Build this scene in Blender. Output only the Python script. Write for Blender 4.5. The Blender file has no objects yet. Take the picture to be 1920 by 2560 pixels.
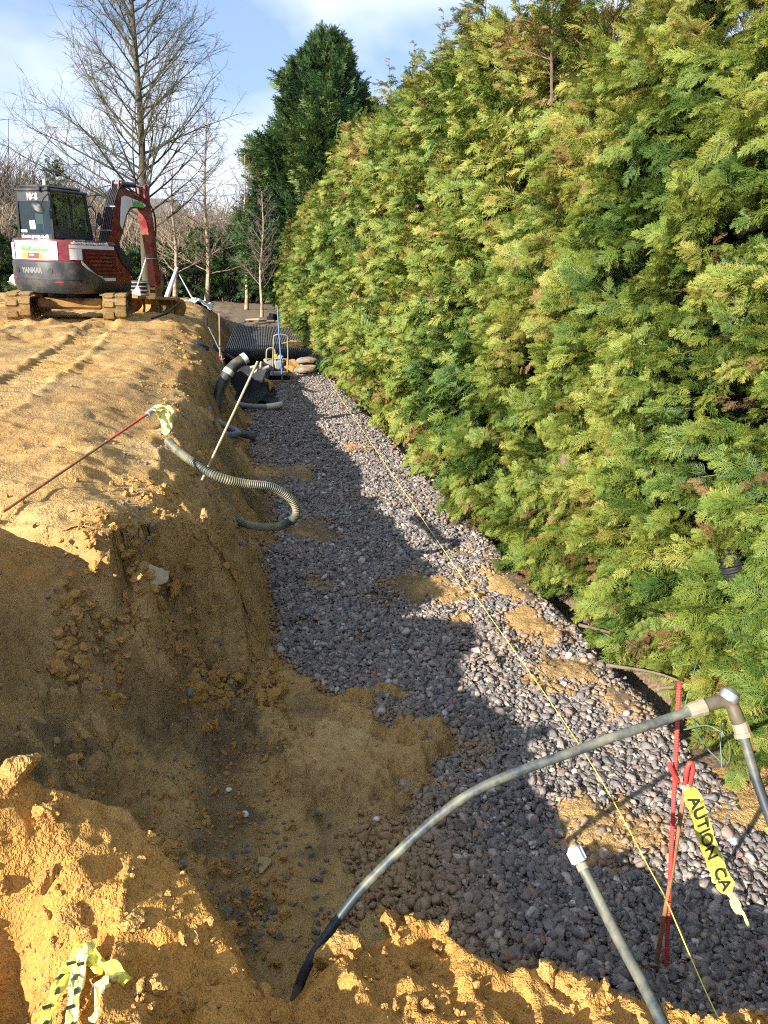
import bpy, math, random
import numpy as np
from mathutils import Matrix, Vector, Euler
random.seed(7); rng = np.random.default_rng(11)
R = math.radians
sc = bpy.context.scene
col = sc.collection

# ------------------------------------------------------------------ camera, sky, sun, exposure
F, PITCH, YAW, ROLL = 1923.0 / 2560.0, R(17.8), R(9.25), R(2.0)
cd = bpy.data.cameras.new('camera'); cam = bpy.data.objects.new('camera', cd); col.objects.link(cam)
cd.sensor_fit = 'VERTICAL'; cd.sensor_height = 24.0; cd.lens = 24.0 * F
cd.clip_start = 0.05; cd.clip_end = 3000
fw = Vector((math.sin(YAW) * math.cos(PITCH), math.cos(YAW) * math.cos(PITCH), -math.sin(PITCH)))
rt0 = Vector((math.cos(YAW), -math.sin(YAW), 0)); up0 = rt0.cross(fw)
rt = rt0 * math.cos(ROLL) + up0 * math.sin(ROLL); up = up0 * math.cos(ROLL) - rt0 * math.sin(ROLL)
cam.matrix_world = Matrix(((rt.x, up.x, -fw.x, 0), (rt.y, up.y, -fw.y, 0), (rt.z, up.z, -fw.z, 1.3), (0, 0, 0, 1)))
sc.camera = cam

SUN_AZ, SUN_EL = R(232), R(23.0)          # azimuth clockwise from +Y
sd = bpy.data.lights.new('sun', 'SUN'); sd.energy = 5.0; sd.angle = R(0.5); sd.color = (1.0, 0.92, 0.80)
sun = bpy.data.objects.new('sun', sd); col.objects.link(sun)
sv = Vector((math.sin(SUN_AZ) * math.cos(SUN_EL), math.cos(SUN_AZ) * math.cos(SUN_EL), math.sin(SUN_EL)))
sun.rotation_euler = (-sv).to_track_quat('-Z', 'Y').to_euler()

w = bpy.data.worlds.new('World'); sc.world = w; w.use_nodes = True
w.cycles.sampling_method = 'MANUAL'; w.cycles.sample_map_resolution = 256
nt = w.node_tree; nt.nodes.clear(); N = nt.nodes.new; L = nt.links.new
out = N('ShaderNodeOutputWorld'); bg = N('ShaderNodeBackground'); sky = N('ShaderNodeTexSky')
sky.sky_type = 'NISHITA'; sky.sun_disc = False; sky.sun_elevation = SUN_EL; sky.sun_rotation = SUN_AZ
sky.air_density = 1.0; sky.dust_density = 0.1; sky.ozone_density = 1.8
bg.inputs[1].default_value = 0.135; L(sky.outputs[0], bg.inputs[0])
tc = N('ShaderNodeTexCoord'); ofs = N('ShaderNodeVectorMath'); ofs.operation = 'ADD'; ofs.inputs[1].default_value = (0, 0, .32); nmz = N('ShaderNodeVectorMath'); nmz.operation = 'NORMALIZE'; L(tc.outputs['Generated'], ofs.inputs[0]); L(ofs.outputs[0], nmz.inputs[0]); L(nmz.outputs[0], sky.inputs[0])
sx = N('ShaderNodeSeparateXYZ'); L(tc.outputs['Generated'], sx.inputs[0])
ad = N('ShaderNodeMath'); ad.operation = 'ADD'; ad.inputs[1].default_value = 0.28; L(sx.outputs[2], ad.inputs[0])
mx = N('ShaderNodeMath'); mx.operation = 'MAXIMUM'; mx.inputs[1].default_value = 0.1; L(ad.outputs[0], mx.inputs[0])
dv = N('ShaderNodeVectorMath'); dv.operation = 'DIVIDE'; cb = N('ShaderNodeCombineXYZ')
for i in range(3): L(mx.outputs[0], cb.inputs[i])
L(tc.outputs['Generated'], dv.inputs[0]); L(cb.outputs[0], dv.inputs[1])
mp = N('ShaderNodeMapping'); mp.inputs['Location'].default_value = (13.6, 18.9, 7.2); mp.inputs['Scale'].default_value = (1.0, 0.8, 1); L(dv.outputs[0], mp.inputs[0])
nz = N('ShaderNodeTexNoise'); nz.inputs['Scale'].default_value = 1.5; nz.inputs['Detail'].default_value = 4; nz.inputs['Roughness'].default_value = 0.52; nz.inputs['Distortion'].default_value = 0.35
L(mp.outputs[0], nz.inputs[0])
rp = N('ShaderNodeValToRGB'); rp.color_ramp.elements[0].position = 0.38; rp.color_ramp.elements[1].position = 0.60
rp.color_ramp.elements[0].color = (0.14, 0.14, 0.14, 1); rp.color_ramp.elements[1].color = (0.9, 0.9, 0.9, 1); L(nz.outputs[0], rp.inputs[0])
bg2 = N('ShaderNodeBackground'); bg2.inputs[0].default_value = (0.82, 0.88, 1.0, 1); bg2.inputs[1].default_value = 0.60
ms = N('ShaderNodeMixShader'); L(rp.outputs[0], ms.inputs[0]); L(bg.outputs[0], ms.inputs[1]); L(bg2.outputs[0], ms.inputs[2]); L(ms.outputs[0], out.inputs[0])
vs = sc.view_settings; vs.view_transform = 'Standard'; vs.look = 'None'; vs.gamma = 1; vs.exposure = 1.3;
sc.cycles.max_bounces = 5; sc.cycles.diffuse_bounces = 3; sc.cycles.glossy_bounces = 2; sc.cycles.transmission_bounces = 4; sc.cycles.transparent_max_bounces = 6; sc.cycles.caustics_reflective = False; sc.cycles.caustics_refractive = False; sc.cycles.use_adaptive_sampling = True; sc.cycles.filter_width = 1.1; sc.cycles.use_denoising = False; sc.cycles.adaptive_threshold = 0.02; sc.cycles.adaptive_min_samples = 10
vs.use_curve_mapping = False

# ------------------------------------------------------------------ helpers
def tag(o, label=None, cat=None, group=None, kind=None):
    if label: o['label'] = label
    if cat: o['category'] = cat
    if group: o['group'] = group
    if kind: o['kind'] = kind
    return o
def put(name, me, m=None, parent=None):
    if m is not None and not me.materials: me.materials.append(m)
    o = bpy.data.objects.new(name, me); col.objects.link(o)
    if parent is not None: o.parent = parent
    return o
def empty(name, loc=(0, 0, 0), rz=0.0):
    o = bpy.data.objects.new(name, None); col.objects.link(o); o.location = loc; o.rotation_euler = (0, 0, rz); o.empty_display_size = 0.2
    return o

class MB:
    def __init__(s): s.v = []; s.f = []
    def add(s, vs, fs, M=None):
        b = len(s.v)
        s.v += [tuple(M @ Vector(p)) for p in vs] if M is not None else [tuple(p) for p in vs]
        s.f += [tuple(i + b for i in f) for f in fs]; return s
    def box(s, x0, x1, y0, y1, z0, z1, M=None, bev=0.0):
        if bev > 0:
            b = bev; vs = []
            for (z, i) in ((z0, b), (z0 + b, 0), (z1 - b, 0), (z1, b)):
                xa, xb, ya, yb = x0 + i, x1 - i, y0 + i, y1 - i
                c = b
                vs += [(xa + c, ya, z), (xb - c, ya, z), (xb, ya + c, z), (xb, yb - c, z), (xb - c, yb, z), (xa + c, yb, z), (xa, yb - c, z), (xa, ya + c, z)]
            fs = [tuple(range(7, -1, -1)), tuple(range(24, 32))]
            for k in range(3):
                for i in range(8): a = k * 8 + i; c2 = k * 8 + (i + 1) % 8; fs.append((a, c2, c2 + 8, a + 8))
            return s.add(vs, fs, M)
        vs = [(x0, y0, z0), (x1, y0, z0), (x1, y1, z0), (x0, y1, z0), (x0, y0, z1), (x1, y0, z1), (x1, y1, z1), (x0, y1, z1)]
        return s.add(vs, [(3, 2, 1, 0), (4, 5, 6, 7), (0, 1, 5, 4), (1, 2, 6, 5), (2, 3, 7, 6), (3, 0, 4, 7)], M)
    def prism(s, poly, z0, z1, M=None):          # poly in xy, extruded in z
        n = len(poly); vs = [(p[0], p[1], z0) for p in poly] + [(p[0], p[1], z1) for p in poly]
        fs = [tuple(range(n - 1, -1, -1)), tuple(range(n, 2 * n))] + [(i, (i + 1) % n, n + (i + 1) % n, n + i) for i in range(n)]
        return s.add(vs, fs, M)
    def yz(s, poly, x0, x1, M=None):             # poly in (y,z), extruded in x
        n = len(poly); vs = [(x0, p[0], p[1]) for p in poly] + [(x1, p[0], p[1]) for p in poly]
        fs = [tuple(range(n - 1, -1, -1)), tuple(range(n, 2 * n))] + [(i, (i + 1) % n, n + (i + 1) % n, n + i) for i in range(n)]
        return s.add(vs, fs, M)
    def tube(s, path, r, n=8, cap=True):
        P = [Vector(p) for p in path]; m = len(P)
        rr = list(r) if hasattr(r, '__len__') else [r] * m
        t0 = (P[1] - P[0]).normalized(); a = Vector((0, 0, 1)) if abs(t0.z) < 0.9 else Vector((1, 0, 0))
        u = t0.cross(a).normalized(); b = len(s.v)
        for i in range(m):
            t = (P[min(i + 1, m - 1)] - P[max(i - 1, 0)]).normalized()
            u = (u - t * u.dot(t)).normalized(); v = t.cross(u)
            for k in range(n):
                an = 2 * math.pi * k / n; q = P[i] + (u * math.cos(an) + v * math.sin(an)) * rr[i]; s.v.append((q.x, q.y, q.z))
        for i in range(m - 1):
            for k in range(n):
                k2 = (k + 1) % n; s.f.append((b + i * n + k, b + i * n + k2, b + (i + 1) * n + k2, b + (i + 1) * n + k))
        if cap: s.f.append(tuple(b + k for k in range(n - 1, -1, -1))); s.f.append(tuple(b + (m - 1) * n + k for k in range(n)))
        return s
    def cyl(s, p0, p1, r0, r1=None, n=16): return s.tube([p0, p1], [r0, r0 if r1 is None else r1], n)
    def lathe(s, prof, n=16, M=None):            # prof (r,z)
        vs = []; fs = []; m = len(prof)
        for r, z in prof: vs += [(r * math.cos(2 * math.pi * k / n), r * math.sin(2 * math.pi * k / n), z) for k in range(n)]
        for i in range(m - 1):
            for k in range(n): k2 = (k + 1) % n; fs.append((i * n + k, i * n + k2, (i + 1) * n + k2, (i + 1) * n + k))
        fs.append(tuple(range(n - 1, -1, -1))); fs.append(tuple((m - 1) * n + k for k in range(n)))
        return s.add(vs, fs, M)
    def build(s, name, m, parent=None, smooth=False, sharp=40):
        me = bpy.data.meshes.new(name); me.from_pydata(s.v, [], s.f); me.update()
        if smooth:
            me.polygons.foreach_set('use_smooth', [True] * len(me.polygons)); me.set_sharp_from_angle(angle=R(sharp))
        return put(name, me, m, parent)

def spline(pts, n):
    P = np.array(pts, float); P = np.vstack([2 * P[0] - P[1], P, 2 * P[-1] - P[-2]]); o = []
    k = len(P) - 3
    for t in np.linspace(0, k - 1e-9, n):
        i = int(t); f = t - i; a, b, c, d = P[i], P[i + 1], P[i + 2], P[i + 3]
        o.append(0.5 * (2 * b + (c - a) * f + (2 * a - 5 * b + 4 * c - d) * f * f + (3 * b - a - 3 * c + d) * f ** 3))
    return np.array(o)

_T = np.random.default_rng(5).random((256, 256))
def vn(x, y):
    xi = np.floor(x).astype(int); yi = np.floor(y).astype(int); fx = x - xi; fy = y - yi
    fx = fx * fx * fx * (fx * (fx * 6 - 15) + 10); fy = fy * fy * fy * (fy * (fy * 6 - 15) + 10)
    a = _T[xi % 256, yi % 256]; b = _T[(xi + 1) % 256, yi % 256]; c = _T[xi % 256, (yi + 1) % 256]; d = _T[(xi + 1) % 256, (yi + 1) % 256]
    return (a + (b - a) * fx + (c - a) * fy + (a - b - c + d) * fx * fy) * 2 - 1
def fbm(x, y, sc_, o=4, g=0.5):
    s = 0; a = 1; x = np.asarray(x, float) * sc_; y = np.asarray(y, float) * sc_; t = 0
    for i in range(o): s = s + a * vn(x + 17.3 * i, y + 9.1 * i); t += a; a *= g; x, y = 1.9 * x + 0.6 * y, 1.9 * y - 0.6 * x
    return s / t
def ridge(x, y, sc_, o=4): 
    s = 0; a = 1; x = np.asarray(x, float) * sc_; y = np.asarray(y, float) * sc_; t = 0
    for i in range(o): s = s + a * (1 - np.abs(vn(x + 31 * i, y - 13 * i)) * 2); t += a; a *= 0.5; x, y = 1.9 * x + 0.6 * y, 1.9 * y - 0.6 * x
    return s / t
def cells(x, y, s):                                  # cellular noise: per-cell random, distance to the cell border
    x = np.asarray(x, float) * s; y = np.asarray(y, float) * s; xi = np.floor(x).astype(int); yi = np.floor(y).astype(int)
    f1 = np.full(x.shape, 9.0); f2 = np.full(x.shape, 9.0); rid = np.zeros(x.shape)
    for i in (-1, 0, 1):
        for j in (-1, 0, 1):
            a = _T[(xi + i) % 256, (yi + j) % 256]; b = _T[(yi + j + 77) % 256, (xi + i + 31) % 256]; d = np.hypot(xi + i + a - x, yi + j + b - y)
            n_ = d < f1; f2 = np.where(n_, f1, np.minimum(f2, d)); rid = np.where(n_, (a * 7.3 + b * 3.1) % 1.0, rid); f1 = np.minimum(f1, d)
    return rid, f2 - f1
def sm(a, b, x): t = np.clip((x - a) / (b - a), 0, 1); return t * t * (3 - 2 * t)

# ---- materials
def new_mat(name):
    m = bpy.data.materials.new(name); m.use_nodes = True; t = m.node_tree
    return m, t, t.nodes['Principled BSDF']
def ramp(t, els):
    r = t.nodes.new('ShaderNodeValToRGB'); e = r.color_ramp.elements
    while len(e) < len(els): e.new(0.5)
    for i, (p, c) in enumerate(els): e[i].position = p; e[i].color = (*c, 1)
    return r
def noise(t, scale, detail=4, rough=0.55, vec=None, dist=0.0):
    n = t.nodes.new('ShaderNodeTexNoise'); n.inputs['Scale'].default_value = scale; n.inputs['Detail'].default_value = detail
    n.inputs['Roughness'].default_value = rough; n.inputs['Distortion'].default_value = dist
    if vec is not None: t.links.new(vec, n.inputs['Vector'])
    return n
def mixc(t, fac, a, b, mode='MIX'):
    m = t.nodes.new('ShaderNodeMix'); m.data_type = 'RGBA'; m.blend_type = mode
    for s, v in ((m.inputs[0], fac), (m.inputs[6], a), (m.inputs[7], b)):
        if hasattr(v, 'links'): t.links.new(v, s)
        elif isinstance(v, tuple): s.default_value = (*v, 1)
        else: s.default_value = v
    return m.outputs[2]
def bump(t, h, bs, strength=0.5, dist=0.01, prev=None):
    b = t.nodes.new('ShaderNodeBump'); b.inputs['Strength'].default_value = strength; b.inputs['Distance'].default_value = dist
    t.links.new(h, b.inputs['Height'])
    if prev is not None: t.links.new(prev, b.inputs['Normal'])
    if bs is not None: t.links.new(b.outputs[0], bs.inputs['Normal'])
    return b.outputs[0]
def attr(t, name, typ='GEOMETRY'):
    a = t.nodes.new('ShaderNodeAttribute'); a.attribute_name = name; a.attribute_type = typ; return a
def objco(t): return t.nodes.new('ShaderNodeTexCoord').outputs['Object']
def simple(name, c, rough=0.6, metal=0.0, var=0.25, scale=6.0, dirt=None, damt=0.4, dscale=3.0, bmp=0.0, bscale=60.0, coat=0.0, spec=0.5):
    m, t, b = new_mat(name); co = objco(t)
    n = noise(t, scale, 5, 0.6, co)
    r = ramp(t, [(0.3, tuple(x * (1 - var) for x in c)), (0.7, tuple(min(1, x * (1 + var * 0.6)) for x in c))]); t.links.new(n.outputs[0], r.inputs[0])
    c_out = r.outputs[0]
    rg = rough
    if dirt:
        n2 = noise(t, dscale, 6, 0.65, co); r2 = ramp(t, [(0.5 - damt * 0.35, (0, 0, 0)), (0.78 - damt * 0.3, (1, 1, 1))]); t.links.new(n2.outputs[0], r2.inputs[0])
        c_out = mixc(t, r2.outputs[0], c_out, dirt)
    t.links.new(c_out, b.inputs['Base Color']); b.inputs['Roughness'].default_value = rg; b.inputs['Metallic'].default_value = metal
    b.inputs['Specular IOR Level'].default_value = spec
    if coat: b.inputs['Coat Weight'].default_value = coat
    if bmp: n3 = noise(t, bscale, 4, 0.6, co); bump(t, n3.outputs[0], b, bmp, 0.004)
    return m

# ---- geometry-node scatter: one object, point cloud -> instances of a few source meshes
def scatter(name, pts, eul, scl, idx, tint, sources, parent=None):
    me = bpy.data.meshes.new(name); n = len(pts)
    me.vertices.add(n); me.vertices.foreach_set('co', np.asarray(pts, np.float32).ravel())
    for an, ty, key, data in (('rot', 'FLOAT_VECTOR', 'vector', eul), ('scl', 'FLOAT_VECTOR', 'vector', scl), ('idx', 'INT', 'value', idx), ('tint', 'FLOAT', 'value', tint)):
        a = me.attributes.new(an, ty, 'POINT'); a.data.foreach_set(key, np.asarray(data, np.int32 if ty == 'INT' else np.float32).ravel())
    me.update(); o = put(name, me, None, parent)
    c = bpy.data.collections.new(name + '_source')
    for i, s in enumerate(sources): s.name = '%s_shape_%02d' % (name, i); c.objects.link(s)
    g = bpy.data.node_groups.new(name + '_scatter', 'GeometryNodeTree')
    g.interface.new_socket('Geometry', in_out='INPUT', socket_type='NodeSocketGeometry'); g.interface.new_socket('Geometry', in_out='OUTPUT', socket_type='NodeSocketGeometry')
    gi = g.nodes.new('NodeGroupInput'); go = g.nodes.new('NodeGroupOutput'); ip = g.nodes.new('GeometryNodeInstanceOnPoints'); ci = g.nodes.new('GeometryNodeCollectionInfo')
    ci.inputs['Collection'].default_value = c; ci.inputs['Separate Children'].default_value = True; ci.inputs['Reset Children'].default_value = True
    ip.inputs['Pick Instance'].default_value = True
    def na(nm, ty):
        a = g.nodes.new('GeometryNodeInputNamedAttribute'); a.data_type = ty; a.inputs['Name'].default_value = nm; return a.outputs[0]
    er = g.nodes.new('FunctionNodeEulerToRotation')
    g.links.new(gi.outputs[0], ip.inputs['Points']); g.links.new(ci.outputs[0], ip.inputs['Instance'])
    g.links.new(na('idx', 'INT'), ip.inputs['Instance Index']); g.links.new(na('rot', 'FLOAT_VECTOR'), er.inputs[0]); g.links.new(er.outputs[0], ip.inputs['Rotation'])
    g.links.new(na('scl', 'FLOAT_VECTOR'), ip.inputs['Scale']); g.links.new(ip.outputs[0], go.inputs[0])
    md = o.modifiers.new('scatter', 'NODES'); md.node_group = g
    return o
def src(name, mb_or_mesh, m, smooth=False):        # a source shape, kept out of the scene
    if isinstance(mb_or_mesh, MB):
        me = bpy.data.meshes.new(name); me.from_pydata(mb_or_mesh.v, [], mb_or_mesh.f); me.update()
    else: me = mb_or_mesh
    if smooth: me.polygons.foreach_set('use_smooth', [True] * len(me.polygons))
    me.materials.append(m); return bpy.data.objects.new(name, me)
def mats_to_euler(X, Y, Z):                        # columns X,Y,Z (n,3) -> euler xyz
    ry = -np.arcsin(np.clip(X[:, 2], -1, 1)); rx = np.arctan2(Y[:, 2], Z[:, 2]); rz = np.arctan2(X[:, 1], X[:, 0])
    return np.stack([rx, ry, rz], 1)
def nrm(v): return v / np.maximum(np.linalg.norm(v, axis=-1, keepdims=True), 1e-9)
def ico(sub=1):
    t = (1 + 5 ** 0.5) / 2
    v = [(-1, t, 0), (1, t, 0), (-1, -t, 0), (1, -t, 0), (0, -1, t), (0, 1, t), (0, -1, -t), (0, 1, -t), (t, 0, -1), (t, 0, 1), (-t, 0, -1), (-t, 0, 1)]
    f = [(0, 11, 5), (0, 5, 1), (0, 1, 7), (0, 7, 10), (0, 10, 11), (1, 5, 9), (5, 11, 4), (11, 10, 2), (10, 7, 6), (7, 1, 8), (3, 9, 4), (3, 4, 2), (3, 2, 6), (3, 6, 8), (3, 8, 9), (4, 9, 5), (2, 4, 11), (6, 2, 10), (8, 6, 7), (9, 8, 1)]
    v = [tuple(nrm(np.array(p, float))) for p in v]
    for _ in range(sub):
        c = {}; nf = []
        def mid(a, b):
            k = (min(a, b), max(a, b))
            if k not in c: v.append(tuple(nrm(np.array(v[a]) + np.array(v[b])))); c[k] = len(v) - 1
            return c[k]
        for a, b, d in f: x, y, z = mid(a, b), mid(b, d), mid(d, a); nf += [(a, x, z), (b, y, x), (d, z, y), (x, y, z)]
        f = nf
    return np.array(v), f
# ------------------------------------------------------------------ ground: one sheet from the mound underfoot to the horizon
CY = [-5, 3.3, 3.7, 4.1, 4.5, 5.1, 6.0, 6.7, 7.7, 10, 13, 20, 26, 30, 36]; CX = [-.3, -.25, -.3, -.42, -.62, -.8, -.82, -.92, -.92, -1.08, -1.2, -1.5, -1.85, -2.2, -3.2]
FY = [-5, 3.0, 4.0, 4.9, 5.7, 7, 8, 9.5, 11.3, 13.5, 15, 18, 20.5, 29, 36]; FX = [.3, .25, .12, .0, .02, .06, .08, -.1, -.24, -.26, -.45, -.7, -.98, -1.02, -1.4]
EX = [-6, -3, -1.5, -1.0, -.72, -.6, -.43, -.24, -.04, .06, .14, .28, .42, .52, .6, .72, .85, 1.0, 1.15, 1.3, 1.47, 2.0, 3, 6]
EY = [3.4, 3.0, 2.25, 1.98, 1.95, 1.97, 2.06, 1.84, 1.60, 1.55, 1.62, 1.80, 1.92, 1.86, 1.76, 1.72, 1.74, 1.66, 1.58, 1.52, 1.62, 1.62, 1.7, 2]
def hedge_x(y): return 2.72 - 0.055 * y
PATCH = [(0.50, 3.68, .55, .46, .11, 1), (1.36, 5.8, .55, .5, .045, .9), (2.1, 6.1, .42, .6, .05, .9), (2.0, 5.1, .3, .4, .05, .85), (.17, 9.75, .5, .55, .05, .9), (.5, 7.5, .34, .34, .045, .9), (.42, 6.0, .22, .25, .03, .6),
         (2.06, 4.35, .24, .3, .045, .8), (2.25, 3.95, .16, .3, .04, .75), (1.72, 2.9, .28, .3, .045, .8), (1.9, 6.75, .3, .2, .03, .7), (1.37, 11.1, .3, .4, .03, .7), (1.05, 3.65, .28, .4, .02, .55), (.55, 3.0, .3, .25, .02, .5), (.45, 2.35, .3, .25, .04, .8), (1.0, 2.12, .4, .12, .03, .7)]
def patch(x, y, full=False):
    s = np.zeros_like(x); hgt = np.zeros_like(x); w_ = fbm(x, y, 4.0, 3) * .75 + fbm(x, y, 13.0, 3, .6) * .65
    for cx, cy, a, b, h, p in PATCH:
        d = np.sqrt(((x - cx) / a) ** 2 + ((y - cy) / b) ** 2) + w_
        m = 1 - sm(.55, 1.15, d); s = np.maximum(s, m * p); hgt = np.maximum(hgt, (1 - sm(.2, 1.3, d)) * h * (1.05 if cx > .9 or cy > 5 else 1))
    return s, hgt
def gravel_mask(x, y):
    gl = np.interp(y, [1.4, 1.9, 2.3, 2.9, 3.2, 4.1, 4.45, 4.9, 5.7, 8, 11, 13.5, 15, 19.6], [.75, .5, .3, .3, .5, .5, .34, .03, .02, .1, -.2, -.22, -.3, -.5])
    gr = np.interp(y, [1.5, 3, 4, 5.3, 7, 9.2, 11.3, 15, 19.7], [2.85, 2.66, 2.56, 2.48, 2.4, 2.3, 2.2, 1.9, 1.5])
    n = fbm(x, y, 2.2, 4) * .16
    e = np.minimum(sm(-.05, .12, x - gl + n), sm(-.02, .06, gr - x + n * .4)); e = e * sm(1.6, 1.85, y + n) * (1 - sm(19.2, 20.2, y + n))
    p, h = patch(x, y)
    return e * (1 - np.where((y > 4.4) | (x > 1.2), .85, 1.0) * p)
HOLLOW = [(.3, 3.0, -1.3), (.3, 4.4, -1.3), (.0, 4.6, -1.28), (-.3, 4.5, -1.2), (-.53, 4.45, -1.06), (-.23, 3.2, -1.27), (-.04, 2.5, -1.29), (-.57, 3.55, -1.06), (-.77, 3.5, -.82), (-.86, 2.7, -.78), (-1.07, 3.55, -.62), (-.95, 3.93, -.42), (-.72, 4.05, -.52), (-.45, 2.6, -1.12),
          (-1.4, 3.6, -.02), (-1.5, 3.0, .16), (-1.3, 2.7, -.3), (-1.6, 3.9, -.02), (-1.15, 3.2, -.55), (-.5, 4.1, -.97), (-.62, 4.25, -.74), (.3, 2.3, -1.32), (.7, 3.5, -1.32), (-1.25, 3.95, -.3), (-.9, 2.0, -.8), (-1.7, 2.4, .05), (.7, 4.6, -1.32), (-.1, 3.9, -1.24)]
_n = len(HOLLOW); _A = np.zeros((_n + 3, _n + 3)); _P = np.array(HOLLOW)
for _i in range(_n): _r = ((_P[:, :2] - _P[_i, :2]) ** 2).sum(1) + 1e-9; _A[_i, :_n] = _r * np.log(_r) * .5; _A[_i, _i] = .02
_A[:_n, _n] = 1; _A[:_n, _n + 1:] = _P[:, :2]; _A[_n:, :_n] = _A[:_n, _n:].T
RBF_C = np.linalg.solve(_A, np.r_[_P[:, 2], 0, 0, 0])
def height(x, y):
    c = np.interp(y, CY, CX) + .10 * fbm(x * .3, y, 1.1, 4) + .05 * fbm(x, y, 4, 3)
    f = np.interp(y, FY, FX) + .07 * fbm(x * .5 + 9, y, 1.6, 3)
    fl = -1.33 + .33 * sm(29.5, 33, y)
    up_ = -.02 + .05 * fbm(x, y, .35, 3) + .02 * fbm(x, y, 1.8, 4) - .9 * sm(28, 36, y) - .12 * sm(-.55, 0, (x - c)) 
    t = np.clip((x - c) / np.maximum(f - c, .2), 0, 1); 
    pw_ = np.interp(y, [4.0, 5.2, 6.6, 8], [2.3, 2.3, 1.7, 1.25]); k = .85 * t ** pw_ + .15 * sm(.0, 1, t); k = k + .05 * np.sin(t * 9) * t * (1 - t)
    z = up_ * (1 - k) + fl * k
    slope = sm(0, .12, t) * (1 - sm(.9, 1.05, t))
    z = z + slope * (.11 * ridge(x, y, 1.7, 3) - .04 + .05 * fbm(x, y, 3.5, 3) + .045 * np.maximum(0, ridge(x, y, 5.5, 4)) + .02 * fbm(x, y, 13, 3))
    # plateau detail
    pl = 1 - sm(-.25, .1, x - c)
    z = z + pl * (.018 * ridge(x + .3 * fbm(x, y, 1, 2), y, .9, 4) * sm(2.5, 8, y) + .028 * fbm(x, y, 5, 4) + .06 * np.maximum(0, fbm(x, y, 2.3, 3) - .15) - .05 * np.maximum(0, fbm(x + 20, y, 3.1, 2) - .3))
    z = z + pl * sm(11, 15, y) * (.10 * np.maximum(0, ridge(x, y * .6, 1.3, 4) - .25) + .08 * fbm(x, y, 2.4, 4)) * (1 - sm(26, 30, y))
    # two bands of track prints leading to the machine
    for x0 in (-2.75, -4.55):
        ax = x - (x0 + (y - 10.8) * -.02 + .25 * np.sin(y * .25) - .55 * sm(13, 7, y) * 0); wd = 1 - sm(.2, .26, np.abs(ax)); on = sm(6.2, 7.5, y) * (1 - sm(15.5, 16.5, y))
        z = z + on * wd * (.028 * np.sign(np.sin(y * 2 * math.pi / .21 + ax * 1.5)) - .03) + on * .05 * np.exp(-((np.abs(ax) - .3) / .06) ** 2) * (.6 + fbm(x, y, 6, 3))
    # hollow dug into the near end of the plateau: broken lip, short cliff, slumped slope
    global LX_, LY_
    LX_ = [-6, -3, -1.9, -1.4, -1.06, -.9, -.8, -.74, -.66, -.58, -.49, -.35, -.17, 0, .1, .4]; LY_ = [5, 4.6, 4.4, 4.15, 4.0, 3.93, 3.9, 4.15, 4.42, 4.5, 4.58, 4.70, 4.82, 4.9, 4.95, 5.1]
    le = np.interp(x, LX_, LY_) + .05 * fbm(x, y * .6, 5, 4) + .02 * fbm(x, y, 14, 2)
    z = z - .07 * sm(.5, 0, np.abs(le - y)) * (x < -.4)
    d = le - y
    k_ = (d > 0) & (x > -3.4) & (x < 1.0)
    if k_.any():
        xa, ya = x[k_], y[k_]; zb = np.full(xa.shape, RBF_C[-3]) + RBF_C[-2] * xa + RBF_C[-1] * ya
        for (qx_, qy_, _), w_ in zip(HOLLOW, RBF_C): r2_ = (xa - qx_) ** 2 + (ya - qy_) ** 2 + 1e-9; zb = zb + w_ * r2_ * np.log(r2_) * .5
        zb = np.where(xa < -1.35, zb * (1 - sm(-1.35, -1.6, xa)) + sm(-1.35, -1.6, xa) * (-.45 + .67 * sm(1.5, 2.0, ya) - .22 * sm(3.5, 3.95, ya)), zb)
        rough_ = sm(.25, -.2, xa); zb = np.clip(zb, -1.33, .24) + rough_ * (.04 * fbm(xa, ya, 2.2, 4) + .05 * np.maximum(0, ridge(xa - 3, ya, 3.1, 4) - .1) * sm(-1.15, -.9, xa) + .018 * fbm(xa, ya, 13, 3)) + .012 * fbm(xa, ya, 3, 3)
        zb = zb * sm(1.3, 1.7, ya) - .62 * (1 - sm(1.3, 1.7, ya))
        wd_ = np.interp(xa, [-1.2, -.8, -.62, -.3, .1], [.07, .09, .2, .34, .4]); da = d[k_] + .10 * fbm(xa, ya, 6, 3) * sm(-.75, -.5, xa); s_ = sm(0, 1, da / wd_)
        z[k_] = np.where(z[k_] > zb, z[k_] * (1 - s_) + zb * s_, z[k_])
    z = z + .38 * np.exp(-(((x + 1.58) / .3) ** 2 + ((y - 2.65) / .62) ** 2))  # heap added out of view on the left, shaped to shade the trench
    # spur with the pale block
    b = np.exp(-(((x + .66) / .09) ** 2 + ((y - 4.08) / .13) ** 2)); z = np.where(d > 0, z + .12 * b * sm(0, .1, d), z)
    z = z - .36 * np.exp(-(((x + .58) / .24) ** 2 + ((y - 11.3) / .8) ** 2))
    # mound under the camera
    e = np.interp(x, EX, EY) + .05 * fbm(x, y, 3.2, 3); sl_ = np.interp(x, EX[:-1], np.diff(EY) / np.diff(EX)); 
    dd = (e - y) / np.sqrt(1 + np.clip(sl_, -1.5, 1.5) ** 2)
    zt = np.interp(x, [-6, -3, -1.6, -1.0, -.75, -.6, -.48, -.35, -.1, .1, .35, .6, 1.0, 1.5, 3], [.1, .1, .14, .06, -.02, -.14, -.3, -.38, -.44, -.55, -.68, -.74, -.78, -.84, -.95])
    zt = np.where(x < -.4, -.42 + (zt + .42) * sm(1.45, 1.95, y), zt)
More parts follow.
